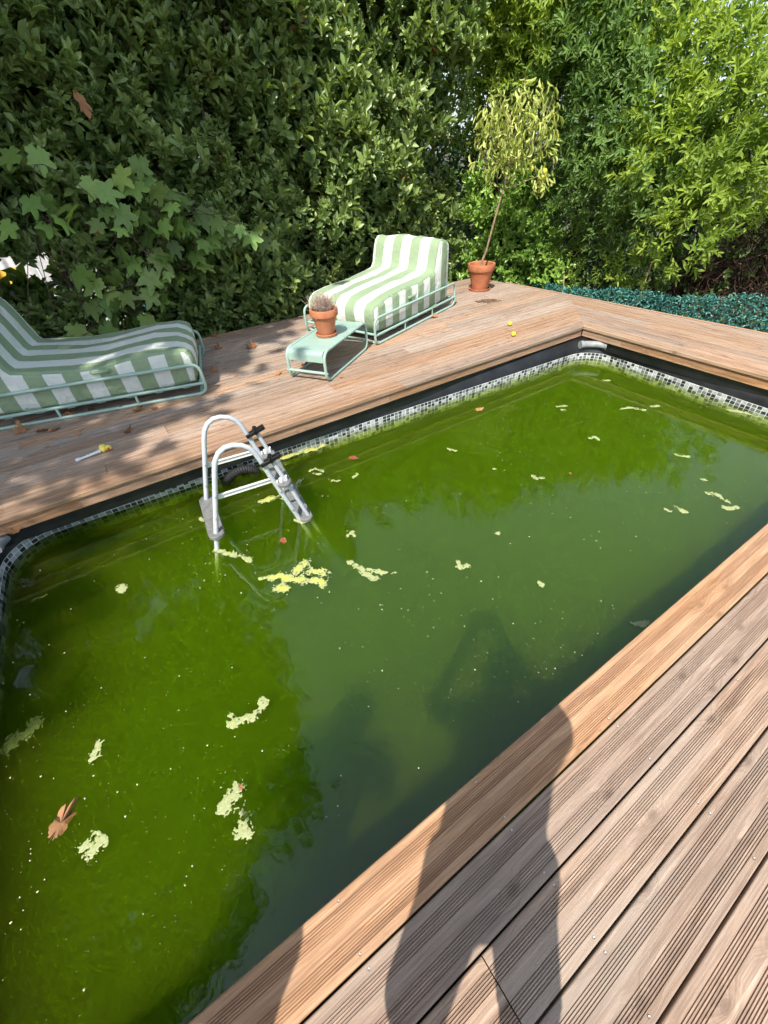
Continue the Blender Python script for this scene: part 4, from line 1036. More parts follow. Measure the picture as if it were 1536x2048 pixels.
# the feathery trees beyond the screen
tree('feathery_tree', 'tall feathery yellow-green tree beside the end of the laurel hedge', (2.6, 7.0, -1.42),
     [lob(985, 40, 8.6, 75), lob(1060, 10, 8.4, 90), lob(1020, 120, 8.6, 80), lob(1110, 110, 8.3, 90), lob(1170, 30, 8.1, 95), lob(960, 190, 8.8, 70), lob(1060, 220, 8.7, 80), lob(1150, -90, 8.4, 120), lob(1040, -110, 8.6, 110), lob(1110, -230, 8.5, 120)],
     M['feather'], 300, 13, 0.115, 0.034, 0.22, 1.0, 0.08)
tree('broad_tree', 'broad bluish-green tree spreading low over the green screen', (3.9, 5.6, -1.42),
     [lob(1180, 190, 7.6, 95), lob(1240, 260, 7.3, 95), lob(1290, 170, 7.4, 95), lob(1160, 290, 7.7, 75), lob(1230, 370, 7.3, 85), lob(1310, 330, 7.0, 90), lob(1260, 460, 7.1, 62), lob(1330, 430, 6.9, 72), lob(1215, 440, 7.6, 40), lob(1250, 60, 7.6, 90), lob(1250, -60, 7.9, 100)],
     M['feather2'], 300, 13, 0.105, 0.034, 0.20, 1.05, 0.11, top=tuple(at_d(1180, 330, 7.9)))
tree('bright_tree', 'bright yellow-green young tree at the right edge above the ivy', (4.3, 3.9, -1.42),
     [lob(1400, 70, 7.4, 70), lob(1480, 150, 7.2, 64), lob(1380, 180, 7.2, 85), lob(1440, 260, 6.9, 90), lob(1510, 240, 6.9, 75), lob(1380, 320, 6.7, 80), lob(1500, 340, 6.6, 70), lob(1420, 400, 6.4, 60), lob(1360, 470, 6.3, 55), lob(1600, 300, 6.7, 80), lob(1345, 90, 7.5, 75)],
     M['feather'], 280, 13, 0.105, 0.036, 0.20, 1.0, 0.07)
tree('low_tree', 'low leafy sprays hanging just behind the thin stakes', (2.6, 4.3, -1.42),
     [lob(1255, 540, 6.9, 30), lob(1225, 558, 7.0, 26), lob(1290, 545, 6.8, 28), lob(1128, 515, 7.6, 26), lob(1140, 545, 7.5, 22)],
     M['feather'], 420, 13, 0.075, 0.02, 0.14, 1.05, 0.03, 'bush', limbs=False)
# darker trees closing the view behind
far = [((1.7, 7.9, 0.7), 1.35, 1.6), ((4.0, 9.4, 0.8), 1.6, 1.3), ((5.8, 7.8, 0.4), 1.6, 1.1), ((7.0, 6.0, 0.2), 1.5, 1.1), ((7.6, 4.2, 0.1), 1.4, 1.1), ((7.4, 2.4, 0.0), 1.4, 1.0), ((6.4, 0.6, 0.0), 1.5, 1.0), ((5.2, 6.6, -0.3), 1.3, 1.0), ((4.4, 4.6, -0.6), 1.1, 0.8), ((5.4, 3.4, -0.5), 1.1, 0.8)]
for i, (c, r, zz) in enumerate(far):
    lab = ['dark evergreen behind the feathery tree', 'dark evergreen behind the broad bluish tree', 'dark evergreen filling the gap right of the broad tree', 'dark evergreen behind the bright young tree', 'dark evergreen at the right edge behind the bright tree', 'dark evergreen beyond the ivy at the right edge', 'dark evergreen past the right edge of the view', 'dark low shrub under the broad bluish tree', 'dark low shrub behind the thin stakes', 'dark low shrub behind the ivy bank'][i]
    tree('dark_tree' if i < 7 else 'dark_shrub', lab, (c[0], c[1], -1.42), [(c, r, zz), ((c[0]+.5, c[1]-.4, c[2]-.5), r*.8, zz)], M['dark_leaf'], 130, 9, 0.16, 0.06, 0.25, 1.1, 0.08, 'tree' if i < 7 else 'shrub', leaf_tmpl(1.0, 0.4, 0.15, 0.2), 'dark trees and shrubs behind', limbs=False)
# bank of ivy and dead stems at the right edge
def ivy_bank():
    base = Vector((2.9, 2.2, -1.42)); root = empty('ivy_bank', base); tag(root, 'ivy and dead brown stems heaped behind the green screen', 'ivy')
    lobes = [((2.35, 2.35, 0.15), 0.55, 1.0), ((2.6, 1.75, 0.35), 0.65, 1.0), ((2.5, 1.1, 0.4), 0.7, 1.0), ((2.1, 2.75, -0.25), 0.5, 0.9), ((2.0, 2.1, -0.25), 0.5, .8), ((2.1, 1.4, -0.15), 0.5, .9), ((2.9, 2.6, 0.0), 0.6, .9), ((3.0, 1.6, 0.7), 0.6, .9)]
    P_, D_ = lobe_points(lobes, 420, 0.5); n = len(P_); lv = Leaves()
    keep = (np.sin(P_[:, 1]*3.1+1)+np.sin(P_[:, 2]*5+P_[:, 1]*2)) > -0.25; A, D2 = P_[keep], D_[keep]
    shoots(lv, A, unit(D2+rng.normal(0, .4, A.shape)), 7, 0.05, 0.035, 1.1, 0.10, leaf_tmpl(1.0, 0.7, 0.1, 0.1))
    o = lv.build('ivy_leaves', M['ivy'], root, tuple(base)); o['kind'] = 'stuff'
    lv = Leaves(); P_, D_ = lobe_points(lobes, 2600, 0.9); n = len(P_)
    d = unit(np.cross(D_, rng.normal(0, 1, (n, 3)))+rng.normal(0, .3, (n, 3)))
    lv.put(*leaf_tmpl(1.0, 0.022, 0.3, 0.3), rot_from(d, D_), P_, rng.uniform(.15, .4, n), rng.uniform(0, 1, n))
    m = leafmat('dead_stems', (0.035, 0.02, 0.012), (0.16, 0.10, 0.065), 0.9, 0.05)
    o = lv.build('dead_stems', m, root, tuple(base)); o['kind'] = 'stuff'
ivy_bank()

# ------------------------------------------------------------------ artificial leaf screen behind the deck edge
def screen():
    base = Vector((1.2, 2.0, -1.42)); root = empty('leaf_screen', base); tag(root, 'teal plastic leaf privacy screen along the outer deck edge', 'screen')
    ys_ = [4.75, 4.35, 3.99, 3.4, 2.87, 2.4, 2.02, 1.405, 0.6, -0.4, -1.6]; zt = [-0.10, -0.068, -0.038, 0.02, 0.082, 0.13, 0.183, 0.252, 0.33, 0.40, 0.45]
    fx = lambda y: 1.25 + 0.03*np.sin(y*2.3) + 0.018*np.sin(y*6.1) + (0.05*np.clip(0.8-y, 0, 3))
    zf = lambda y: np.interp(y, ys_[::-1], zt[::-1]) + 0.02*np.sin(y*5.0) + 0.012*np.sin(y*13)
    Nn = 36000; y = rng.uniform(-1.6, 4.7, Nn); top = zf(y); z = top - rng.uniform(0, 1, Nn)**1.2*0.85 + rng.normal(0, .008, Nn)
    hole = ((y-3.02)/0.02)**2+((z-0.0)/0.07)**2 < 1; hole |= ((y-1.93)/0.03)**2+((z-0.07)/0.025)**2 < 1
    y, z = y[~hole], z[~hole]; n = len(y); x = fx(y)+rng.normal(0, .018, n)
    d = unit(np.stack([rng.normal(-.5, .5, n), rng.normal(0, .8, n), rng.normal(.25, .7, n)], -1)); lv = Leaves()
    lv.put(*leaf_tmpl(1.0, 0.33, 0.2, 0.2), rot_from(d, rng.normal(0, 1, (n, 3))), np.stack([x, y, z], -1), rng.uniform(.02, .042, n), np.clip(rng.normal(.45, .28, n), 0, 1))
    o = lv.build('plastic_leaves', M['teal'], root, tuple(base)); o['kind'] = 'stuff'
    b = MB()
    for k in range(3):
        pts = [(float(fx(t))-base.x+0.03, t-base.y, float(zf(t))-base.z-0.015-0.25*k) for t in np.linspace(-1.6, 4.7, 60)]; b.tube(pts, 0.0022, 5)
    for t in np.linspace(-1.5, 4.6, 70): b.tube([(float(fx(t))-base.x+0.03, t-base.y, float(zf(t))-base.z-0.01), (float(fx(t))-base.x+0.03, t-base.y, 0.1)], 0.0018, 4)
    wm_ = simple('green_wire', (0.015, 0.10, 0.08), 0.4); b.build('wire_mesh', wm_, root, True)
    for t in (4.6, 3.62, 1.9, 0.2, -1.4):
        b = MB(); X = float(fx(t))-base.x+0.045; b.box(X-.015, X+.015, t-base.y-.02, t-base.y+.02, 0, float(zf(t))-base.z+0.03, bev=.004); b.build('post', wm_, root)
screen()
for (pa, pb, lab) in (((1128, 550), (1127, 580), 'short thin upright stake behind the screen, left of the two'), ((1305, 522), (1283, 585), 'tall leaning cane stake behind the screen, right of the two')):
    dr, dr2 = ray(*pa), ray(*pb); X = 1.36; a = CAM+dr*((X-CAM.x)/dr.x); c = CAM+dr2*((X-CAM.x)/dr2.x); d = (c-a).normalized(); e = a+d*((a.z+1.42)/-d.z)
    b = MB(); b.tube([Vector((0, 0, 0)), (a-e)*0.5+Vector((0, .01, 0)), a-e], [0.010, 0.009, 0.008], 8); o = b.build('stake', M['stick'], None, True); o.location = e; tag(o, lab, 'stake', 'stakes behind the screen')
# weeds poking over the screen
for i, (px, py, s, lab) in enumerate(((1165, 570, 24, 'small weed peeping over the screen between the stakes'), (1325, 575, 34, 'leafy weed peeping over the screen right of the tall stake'))):
    X = 1.40; dr = ray(px, py); c = CAM+dr*((X-CAM.x)/dr.x); n = 14; r_ = s/FPX*(c-CAM).length
    base = Vector((c.x, c.y, -1.42)); root = empty('weed', base); tag(root, lab, 'weed', 'weeds behind the screen'); lv = Leaves()
    P_ = np.array(c)+rng.normal(0, .35, (n, 3))*r_*np.array([.6, 1, .8])
    shoots(lv, P_, np.tile([0, 0, 1.0], (n, 1))+rng.normal(0, .3, (n, 3)), 8, 0.055, 0.022, 0.9, 0.10); lv.build('leaves', M['ivy'], root, tuple(base))
    b = MB()
    for k in range(4): b.tube([(0, 0, 0), tuple(Vector(P_[k])*0.5+Vector(c)*0.5-base-Vector((0, 0, .3))), tuple(Vector(P_[k])-base+Vector((0, 0, .08)))], 0.004, 5)
    b.build('stem', M['ivy'], root)

# ------------------------------------------------------------------ bright things glimpsed through the gap in the hedge
def cloth(name, label, px0, px1, py0, py1, y, mats, cat, axis=1):
    a, c = [CAM+ray(px, py)*((y-CAM.y)/ray(px, py).y) for (px, py) in ((px0, py0), (px1, py1))]
    root = empty(name, (a.x, y, -1.42)); tag(root, label, cat, 'bright cloths beyond the hedge')
    b = MB(); nu, nv = 24, 10
    for layer_ in (0, 1):
        for j in range(nv+1):
            for i in range(nu+1):
                x = (c.x-a.x)*i/nu; z = a.z+(c.z-a.z)*j/nv+1.42; b.v.append((x, 0.05*math.sin(i*0.9+px0)*(j/nv+.2)+0.012*layer_, z+0.02*math.sin(i*.7)))
    q = (nu+1)*(nv+1)
    for j in range(nv):
        for i in range(nu):
            k = j*(nu+1)+i; b.f.append((k, k+1, k+nu+2, k+nu+1)); b.f.append((q+k, q+k+nu+1, q+k+nu+2, q+k+1)); mi = (j*len(mats)//nv) if axis else (i*len(mats)//nu); b.m += [mi, mi]
    b.build('fabric', mats, root, True)
    b = MB(); b.tube([(-0.3, 0, a.z+1.43), ((c.x-a.x)+.3, 0, a.z+1.43)], 0.006, 6); b.build('line', M['white_plastic'], root, True)
    for x in (-0.3, (c.x-a.x)+.3):
        b = MB(); b.tube([(x, 0, 0), (x, 0, a.z+1.5)], 0.02, 8); b.build('pole', M['white_plastic'], root, True)
cy_ = simple('yellow_cloth', (0.85, 0.50, 0.06), 0.85); co = simple('peach_cloth', (0.85, 0.50, 0.25), 0.85); cw = simple('white_cloth', (0.82, 0.82, 0.84), 0.85); cb = simple('blue_cloth', (0.10, 0.42, 0.75), 0.85); cpk = simple('pink_cloth', (0.75, 0.12, 0.30), 0.85)
cloth('striped_towel', 'yellow and peach towel glimpsed through the gap low in the hedge', -60, 85, 520, 625, 11.6, [cw, cy_, cy_, co, co, cy_], 'towel')
cloth('white_sheet', 'white sheet glimpsed through the hedge gap above the yellow towel', -160, 330, 470, 660, 12.4, [cw, cw, cw, cw, cw, cw, cw, cb], 'sheet', 0)

# ------------------------------------------------------------------ dry leaves on the deck, the hedge and the water
DRY = []
for s in range(7):
    tv, tf = dry_leaf_tmpl(s); lv = Leaves(); lv.put(tv, tf, np.eye(3)[None], np.zeros((1, 3)), [1.0], np.array([s/7.0])); o = lv.build('dry_shape', M['dead']); DRY.append(o.data); bpy.data.objects.remove(o)
deck_leaves = [(503, 696, 28, 'dry leaf on the deck between shaded lounger and side table, toward the hedge'), (437, 697, 22, 'dry leaf on the deck close behind the foot of the shaded lounger'), (428, 672, 20, 'dry leaf at the foot of the hedge behind the shaded lounger'),
    (429, 743, 24, 'dry brown leaf just right of the foot of the shaded lounger'), (472, 751, 14, 'tiny dry leaf right of the shaded lounger, on bare boards'), (554, 748, 22, 'pale dry leaf just left of the side table'), (585, 718, 18, 'dry leaf under the left front of the side table'), (606, 729, 22, 'curled dark leaf under the middle of the side table'),
    (312, 817, 20, 'dry leaf in front of the shaded lounger, near its foot end'), (272, 821, 30, 'curled leaf under the lower rail of the shaded lounger, by its strut'), (41, 864, 32, 'dry leaf in front of the shaded lounger at the far left'), (91, 859, 30, 'brown leaf before the shaded lounger, left of the duck'), (110, 857, 26, 'brown leaf touching another, before the shaded lounger'),
    (155, 868, 18, 'small curled leaf above the duck thermometer'), (253, 864, 24, 'cupped brown leaf right of the duck thermometer'), (143, 828, 24, 'dark leaf under the shaded lounger, left side'), (179, 819, 18, 'dark leaf under the shaded lounger, middle'), (234, 816, 24, 'dark leaf under the shaded lounger, toward its foot'),
    (862, 634, 26, 'orange dry leaf beside the rear of the sunlit lounger'), (680, 754, 16, 'pale dry leaf beside the foot rail of the side table'), (92, 894, 12, 'tiny dry leaf left of the duck thermometer')]
for i, (px, py, s, lab) in enumerate(deck_leaves):
    p = at_z(px, py, 0.006); L = s/FPX*(p-CAM).length*0.62
    o = link(bpy.data.objects.new('dry_leaf', DRY[i % 7])); o.location = (p.x, p.y, 0.003); o.rotation_euler = (random.uniform(-.15, .15), random.uniform(-.15, .15), random.uniform(0, 6.28)); o.scale = (L, L, L*1.1)
    tag(o, lab, 'leaf', 'dry leaves on the deck')
for (px, py, z, s, lab) in ((26, 1066, -0.085, 26, 'dry leaf caught on the grey corner elbow of the pool'), ):
    p = at_z(px, py, z); L = s/FPX*(p-CAM).length*0.62; o = link(bpy.data.objects.new('dry_leaf', DRY[2])); o.location = p; o.scale = (L, L, L); o.rotation_euler = (.2, .1, 1); tag(o, lab, 'leaf', 'dry leaves on the deck')
for (px, py, s, lab) in ((155, 195, 42, 'large dead brown leaf hanging in the dark upper left of the hedge'), (183, 455, 26, 'small brown leaf hanging among the plane shoots')):
    dr = ray(px, py); p = CAM+dr*((4.98-CAM.y)/dr.y); L = s/FPX*(p-CAM).length*0.6; o = link(bpy.data.objects.new('hanging_leaf', DRY[4])); o.location = p; o.scale = (L, L*.6, L); o.rotation_euler = (R(70), R(80), R(20)); tag(o, lab, 'leaf', 'dead leaves caught in the hedge')
fl_mesh = []
for s in range(3):
    tv, tf = dry_leaf_tmpl(20+s); tv = tv*np.array([1, 1, 0.45]); lv = Leaves(); lv.put(tv, tf, np.eye(3)[None], np.zeros((1, 3)), [1.0], np.array([0.25+s*.3])); o = lv.build('float_shape', M['red_leaf'] if s < 2 else M['dead']); fl_mesh.append(o.data); bpy.data.objects.remove(o)
for i, (px, py, s, k, lab) in enumerate(((702, 916, 30, 0, 'reddish leaf floating behind the ladder, toward the far wall'), (955, 820, 26, 2, 'brown leaf floating near the far wall right of the table'), (566, 1080, 30, 1, 'dark red leaf floating in front of the ladder'), (115, 1658, 74, 2, 'large brown curled leaf floating in the shaded lower left'), (482, 1578, 16, 1, 'scrap of leaf on the tall algae strand near the camera'), (1140, 948, 10, 1, 'tiny brown leaf scrap floating in the open water at right'))):
    p = at_z(px, py, WATER_Z); L = s/FPX*(p-CAM).length*0.6; o = link(bpy.data.objects.new('floating_leaf', fl_mesh[k])); o.location = (p.x, p.y, WATER_Z+0.002); o.scale = (L, L*(.5 if s > 50 else .72), L*(1.8 if s > 50 else 1)); o.rotation_euler = (R(38) if s > 50 else 0, R(12) if s > 50 else 0, R(55) if s > 50 else random.uniform(0, 6.28)); tag(o, lab, 'leaf', 'leaves floating on the water')

# ------------------------------------------------------------------ algae mats floating on the water
def algae_mat():
    m, n, out = new_mat('algae_scum'); p = n.nodes.new('ShaderNodeBsdfPrincipled'); v = coords(n, 'Object', rand=9.0)
    f = noise_(n, v, 55, 6, 0.7); g = noise_(n, v, 420, 3); a = n.nodes.new('ShaderNodeAttribute'); a.attribute_name = 'rnd'
    c = mixc(n, ramp(n, a.outputs['Fac'], [(0.35, (0, 0, 0)), (0.8, (1, 1, 1))]), (0.30, 0.34, 0.15), (0.46, 0.45, 0.035))
    c = mixc(n, math_(n, 'MULTIPLY', ramp(n, f, [(0.4, (0, 0, 0)), (0.65, (1, 1, 1))]), 0.45), c, (0.25, 0.29, 0.09)); c = mixc(n, ramp(n, g, [(0.52, (0, 0, 0)), (0.7, (1, 1, 1))]), c, (0.55, 0.55, 0.33))
    n.links.new(c, p.inputs['Base Color']); p.inputs['Roughness'].default_value = 0.6
    n.links.new(bump(n, math_(n, 'ADD', f, math_(n, 'MULTIPLY', g, .4)), 0.3, 0.003), p.inputs['Normal'])
    tr = n.nodes.new('ShaderNodeBsdfTransparent'); mx = n.nodes.new('ShaderNodeMixShader'); ed = n.nodes.new('ShaderNodeAttribute'); ed.attribute_name = 'body'
    holes = ramp(n, math_(n, 'ADD', noise_(n, v, 150, 4, 0.65), math_(n, 'MULTIPLY', ed.outputs['Fac'], 0.30)), [(0.40, (0.25, 0.25, 0.25)), (0.56, (1, 1, 1))])
    n.links.new(holes, mx.inputs[0]); n.links.new(tr.outputs[0], mx.inputs[1]); n.links.new(p.outputs[0], mx.inputs[2]); n.links.new(mx.outputs[0], out.inputs[0]); return m
AL = algae_mat()
MS = {1: [(0, 'b', 'l')], 2: [('b', 1, 'r')], 3: [(0, 1, 'r', 'l')], 4: [('r', 2, 't')], 5: [(0, 'b', 'l'), ('r', 2, 't')], 6: [('b', 1, 2, 't')], 7: [(0, 1, 2, 't', 'l')], 8: [('l', 't', 3)], 9: [(0, 'b', 't', 3)], 10: [('b', 1, 'r'), ('l', 't', 3)], 11: [(0, 1, 'r', 't', 3)], 12: [('l', 'r', 2, 3)], 13: [(0, 'b', 'r', 2, 3)], 14: [('b', 1, 2, 3, 'l')], 15: [(0, 1, 2, 3)]}
def algae(strokes, label, yellow=0.0, seed=0, z=WATER_Z+0.0015):
    """strokes: polylines of pixels with a half width in pixels, laid on the water; a ragged outline is contoured from them"""
    segs = []
    for pts, hw in strokes:
        W = [at_z(x, y, WATER_Z) for x, y in pts]; k = hw/FPX*(W[0]-CAM).length
        if len(W) == 1: W = [W[0], W[0]+Vector((0.001, 0, 0))]
        for a, c in zip(W[:-1], W[1:]): segs.append((a.x, a.y, c.x, c.y, k))
    x0 = min(min(s[0], s[2])-s[4]*2.2 for s in segs); x1 = max(max(s[0], s[2])+s[4]*2.2 for s in segs); y0 = min(min(s[1], s[3])-s[4]*2.2 for s in segs); y1 = max(max(s[1], s[3])+s[4]*2.2 for s in segs)
    h = max(0.0022, (max(x1-x0, y1-y0))/150); nx, ny = int((x1-x0)/h)+2, int((y1-y0)/h)+2
    X, Y = np.meshgrid(x0+np.arange(nx)*h, y0+np.arange(ny)*h, indexing='ij'); F = np.full(X.shape, 9.0)
    for (ax_, ay, bx, by, k) in segs:
        dx, dy = bx-ax_, by-ay; t = np.clip(((X-ax_)*dx+(Y-ay)*dy)/(dx*dx+dy*dy+1e-12), 0, 1)
        F = np.minimum(F, (np.hypot(X-ax_-t*dx, Y-ay-t*dy)-k)/k)
    sc_ = 1/max(0.02, np.mean([s[4] for s in segs])*2.2)
    Nz = np.array([[mnoise.fractal(Vector((X[i, j]*sc_, Y[i, j]*sc_, seed*3.7)), 0.8, 2.1, 4) for j in range(ny)] for i in range(nx)])
    Nh = np.array([[mnoise.fractal(Vector((X[i, j]*95, Y[i, j]*95, seed*1.3)), 0.7, 2.0, 3) for j in range(ny)] for i in range(nx)])
    Fi = np.maximum(F, -0.55) + 0.95*Nz + 0.80*Nh + 0.06; c = at_z(*strokes[0][0][0], WATER_Z); vid = {}; V = []; A = []; B_ = []; faces = []
    def vert(key, x, y, dep):
        if key not in vid:
            vid[key] = len(V); V.append((x-c.x, y-c.y, min(0.002, max(0, dep)*0.002)+0.0003*random.random())); B_.append(min(1, max(0, dep*1.6))); A.append(min(1, max(0, yellow*(0.25+0.9*max(0, dep)))))
        return vid[key]
    def lerp_(i, j, i2, j2):
        a, b_ = Fi[i, j], Fi[i2, j2]; t = a/(a-b_); return X[i, j]+(X[i2, j2]-X[i, j])*t, Y[i, j]+(Y[i2, j2]-Y[i, j])*t
    for i in range(nx-1):
        for j in range(ny-1):
            cs = ((i, j), (i+1, j), (i+1, j+1), (i, j+1)); code = sum((1 << q) for q, (a, b_) in enumerate(cs) if Fi[a, b_] < 0)
            if not code: continue
            E_ = {'b': (cs[0], cs[1]), 'r': (cs[1], cs[2]), 't': (cs[3], cs[2]), 'l': (cs[0], cs[3])}
            for poly in MS[code]:
                f = []
                for q in poly:
                    if isinstance(q, int): a, b_ = cs[q]; f.append(vert((a, b_), X[a, b_], Y[a, b_], -Fi[a, b_]))
                    else: p_, q_ = E_[q]; x, y = lerp_(*p_, *q_); f.append(vert((p_, q_), x, y, 0))
                if len(set(f)) >= 3: faces.append(f)
    if not faces: return
    me = bpy.data.meshes.new('algae_mat'); me.from_pydata(V, [], faces); at = me.attributes.new('rnd', 'FLOAT', 'POINT'); at.data.foreach_set('value', A); a2 = me.attributes.new('body', 'FLOAT', 'POINT'); a2.data.foreach_set('value', B_); me.materials.append(AL)
    me.polygons.foreach_set('use_smooth', [True]*len(me.polygons)); me.update()
    o = link(bpy.data.objects.new('algae_mat', me)); o.location = (c.x, c.y, z); tag(o, label, 'algae', 'algae mats floating on the pool')
ALG = [
 ([([(540, 1158), (560, 1150), (590, 1160), (625, 1140), (655, 1148)], 8), ([(560, 1172), (592, 1145), (610, 1125)], 9), ([(600, 1160), (628, 1160), (645, 1165)], 9), ([(550, 1180), (572, 1176)], 7), ([(522, 1157), (545, 1155)], 4)], 'largest yellow algae raft, in front of the ladder', 0.8),
 ([([(698, 1124), (720, 1135), (735, 1150), (752, 1158)], 6), ([(735, 1140), (760, 1143), (784, 1148)], 5)], 'forked algae strand right of the largest raft', 0.4),
 ([([(433, 1100), (455, 1108), (478, 1112), (500, 1120)], 5)], 'algae strand trailing from the near left leg of the ladder', 0.4),
 ([([(566, 914), (590, 908), (615, 900), (645, 892)], 6), ([(605, 903), (630, 897)], 7)], 'bright yellow algae streak under the far wall right of the ladder', 1.0),
 ([([(524, 1003), (545, 995), (570, 996), (580, 988)], 6), ([(560, 993), (572, 990)], 7)], 'yellow algae patch seen through the ladder', 0.9),
 ([([(620, 942), (632, 938), (645, 942)], 3.5), ([(628, 948), (640, 948)], 3)], 'curly pale algae bit right of the ladder clamps', 0.1),
 ([([(592, 975), (598, 962), (606, 958)], 3.5)], 'hooked algae bit just behind the right ladder legs', 0.1),
 ([([(590, 1040), (605, 1046), (618, 1034)], 3.5)], 'algae fringe around the foot of the right ladder legs', 0.3),
 ([([(402, 1037), (406, 1041)], 3)], 'algae speck at the far left ladder leg', 0.2),
 ([([(664, 961), (676, 962)], 3)], 'small algae dot left of the reddish floating leaf', 0.1), ([([(706, 955), (714, 949)], 3)], 'small algae dot below the reddish floating leaf', 0.1),
 ([([(696, 1072), (704, 1064), (708, 1072)], 4)], 'round algae bit between the ladder and the sky reflection', 0.2),
 ([([(897, 898), (912, 902)], 3)], 'algae bit under the middle of the far wall', 0.0), ([([(916, 1126), (922, 1135), (934, 1132)], 5)], 'three-lobed algae bit in the middle of the pool', 0.1),
 ([([(1065, 951), (1074, 957), (1085, 956)], 3)], 'algae comma below the reflected treetops', 0.0), ([([(1180, 877), (1190, 874), (1197, 880)], 3)], 'algae hook left of the pale pool reflection', 0.0),
 ([([(1243, 818), (1262, 815), (1288, 820)], 3.2)], 'long flat algae streak near the right wall', 0.0), ([([(1303, 813), (1316, 812)], 3)], 'small algae ring near the right wall', 0.0),
 ([([(1115, 813), (1134, 812)], 2.6), ([(1124, 820), (1130, 820)], 2.2)], 'scattered algae bits below the far corner', 0.0), ([([(1206, 762), (1216, 761)], 2.6)], 'algae crumb close to the right wall near the corner', 0.0),
 ([([(1357, 911), (1374, 913)], 3.4)], 'oval algae patch in the open water at right', 0.0), ([([(1417, 986), (1432, 990), (1444, 997), (1456, 1003)], 4)], 'algae chain at the right, upper of two', 0.0), ([([(1447, 1014), (1458, 1018), (1473, 1014)], 3.6)], 'algae curl at the right, lower of two', 0.0),
 ([([(1330, 1019), (1341, 1023)], 3)], 'thin algae sliver, left of a pair at right', 0.0), ([([(1357, 1017), (1368, 1024)], 4)], 'pale algae flake, right of a pair at right', 0.0),
 ([([(1456, 820), (1490, 826), (1515, 833)], 3.2)], 'algae streak hugging the right wall', 0.0), ([([(1079, 1166), (1084, 1170)], 4.5)], 'pale torn algae flake in the lower middle', 0.0),
 ([([(1262, 1244), (1275, 1250), (1295, 1246)], 5)], 'greyish algae smear beside the near deck edge', 0.0), ([([(986, 938), (990, 939)], 3)], 'algae dot above the reflected treetops', 0.0), ([([(993, 1066), (997, 1066)], 3.4)], 'algae dot in the middle of the sky reflection', 0.0), ([([(1404, 960), (1408, 960)], 3.2)], 'round algae dot at the far right', 0.0),
 ([([(466, 1448), (480, 1440), (500, 1436), (520, 1420), (528, 1405)], 7), ([(464, 1432), (475, 1440)], 6)], 'knobbly algae strand in the near water, upper left of the other', 0.35),
 ([([(476, 1575), (474, 1605), (488, 1628), (486, 1662)], 11), ([(455, 1612), (478, 1612)], 11)], 'tall pale algae strand in the near water', 0.25),
 ([([(196, 1495), (192, 1508)], 8), ([(186, 1516), (180, 1522)], 3)], 'pear-shaped algae bit in the shaded left water', 0.2), ([([(210, 1680), (192, 1678), (178, 1688), (170, 1692)], 8), ([(196, 1690), (186, 1706)], 6)], 'crooked algae patch beside the large brown leaf', 0.2),
 ([([(240, 1178), (248, 1182)], 6)], 'small pale algae bit near the left wall', 0.2),
]
for i, (st_, lab, yl) in enumerate(ALG): algae(st_, lab, yl, i)
algae([([(4, 1482), (25, 1468), (60, 1438)], 9)], 'dim algae streak just under the surface at the left edge', 0.0, 61, WATER_Z-0.045)
algae([([(62, 1191), (76, 1187)], 6)], 'dim algae ring just under the surface by the left corner', 0.0, 62, WATER_Z-0.04)
# specks of pollen and froth
b = MB(); poly = pool_outline(-0.03)
for i in range(6500):
    u_, v_ = random.uniform(0.04, 5.45), random.uniform(0.3, 2.70); p = PC+ux*u_+uy*v_
    if mnoise.noise(Vector((p.x*1.3, p.y*1.3, 2))) < random.uniform(-.6, .5): continue
    s = 0.0009+0.003*random.random()**7; q = []
    a0 = random.uniform(0, 6)
    for k in range(6): q.append((p.x+s*math.cos(a0+k*1.047)*random.uniform(.6, 1.3), p.y+s*math.sin(a0+k*1.047)*random.uniform(.6, 1.3), WATER_Z+0.0012))
    b.add(q+[(p.x, p.y, WATER_Z+0.0012+s*.4)], [(k, (k+1) % 6, 6) for k in range(6)])
o = b.build('surface_specks', simple('pale_speck', (0.55, 0.56, 0.38), 0.5)); tag(o, 'tiny pale specks scattered over the green water', 'specks', kind='stuff')

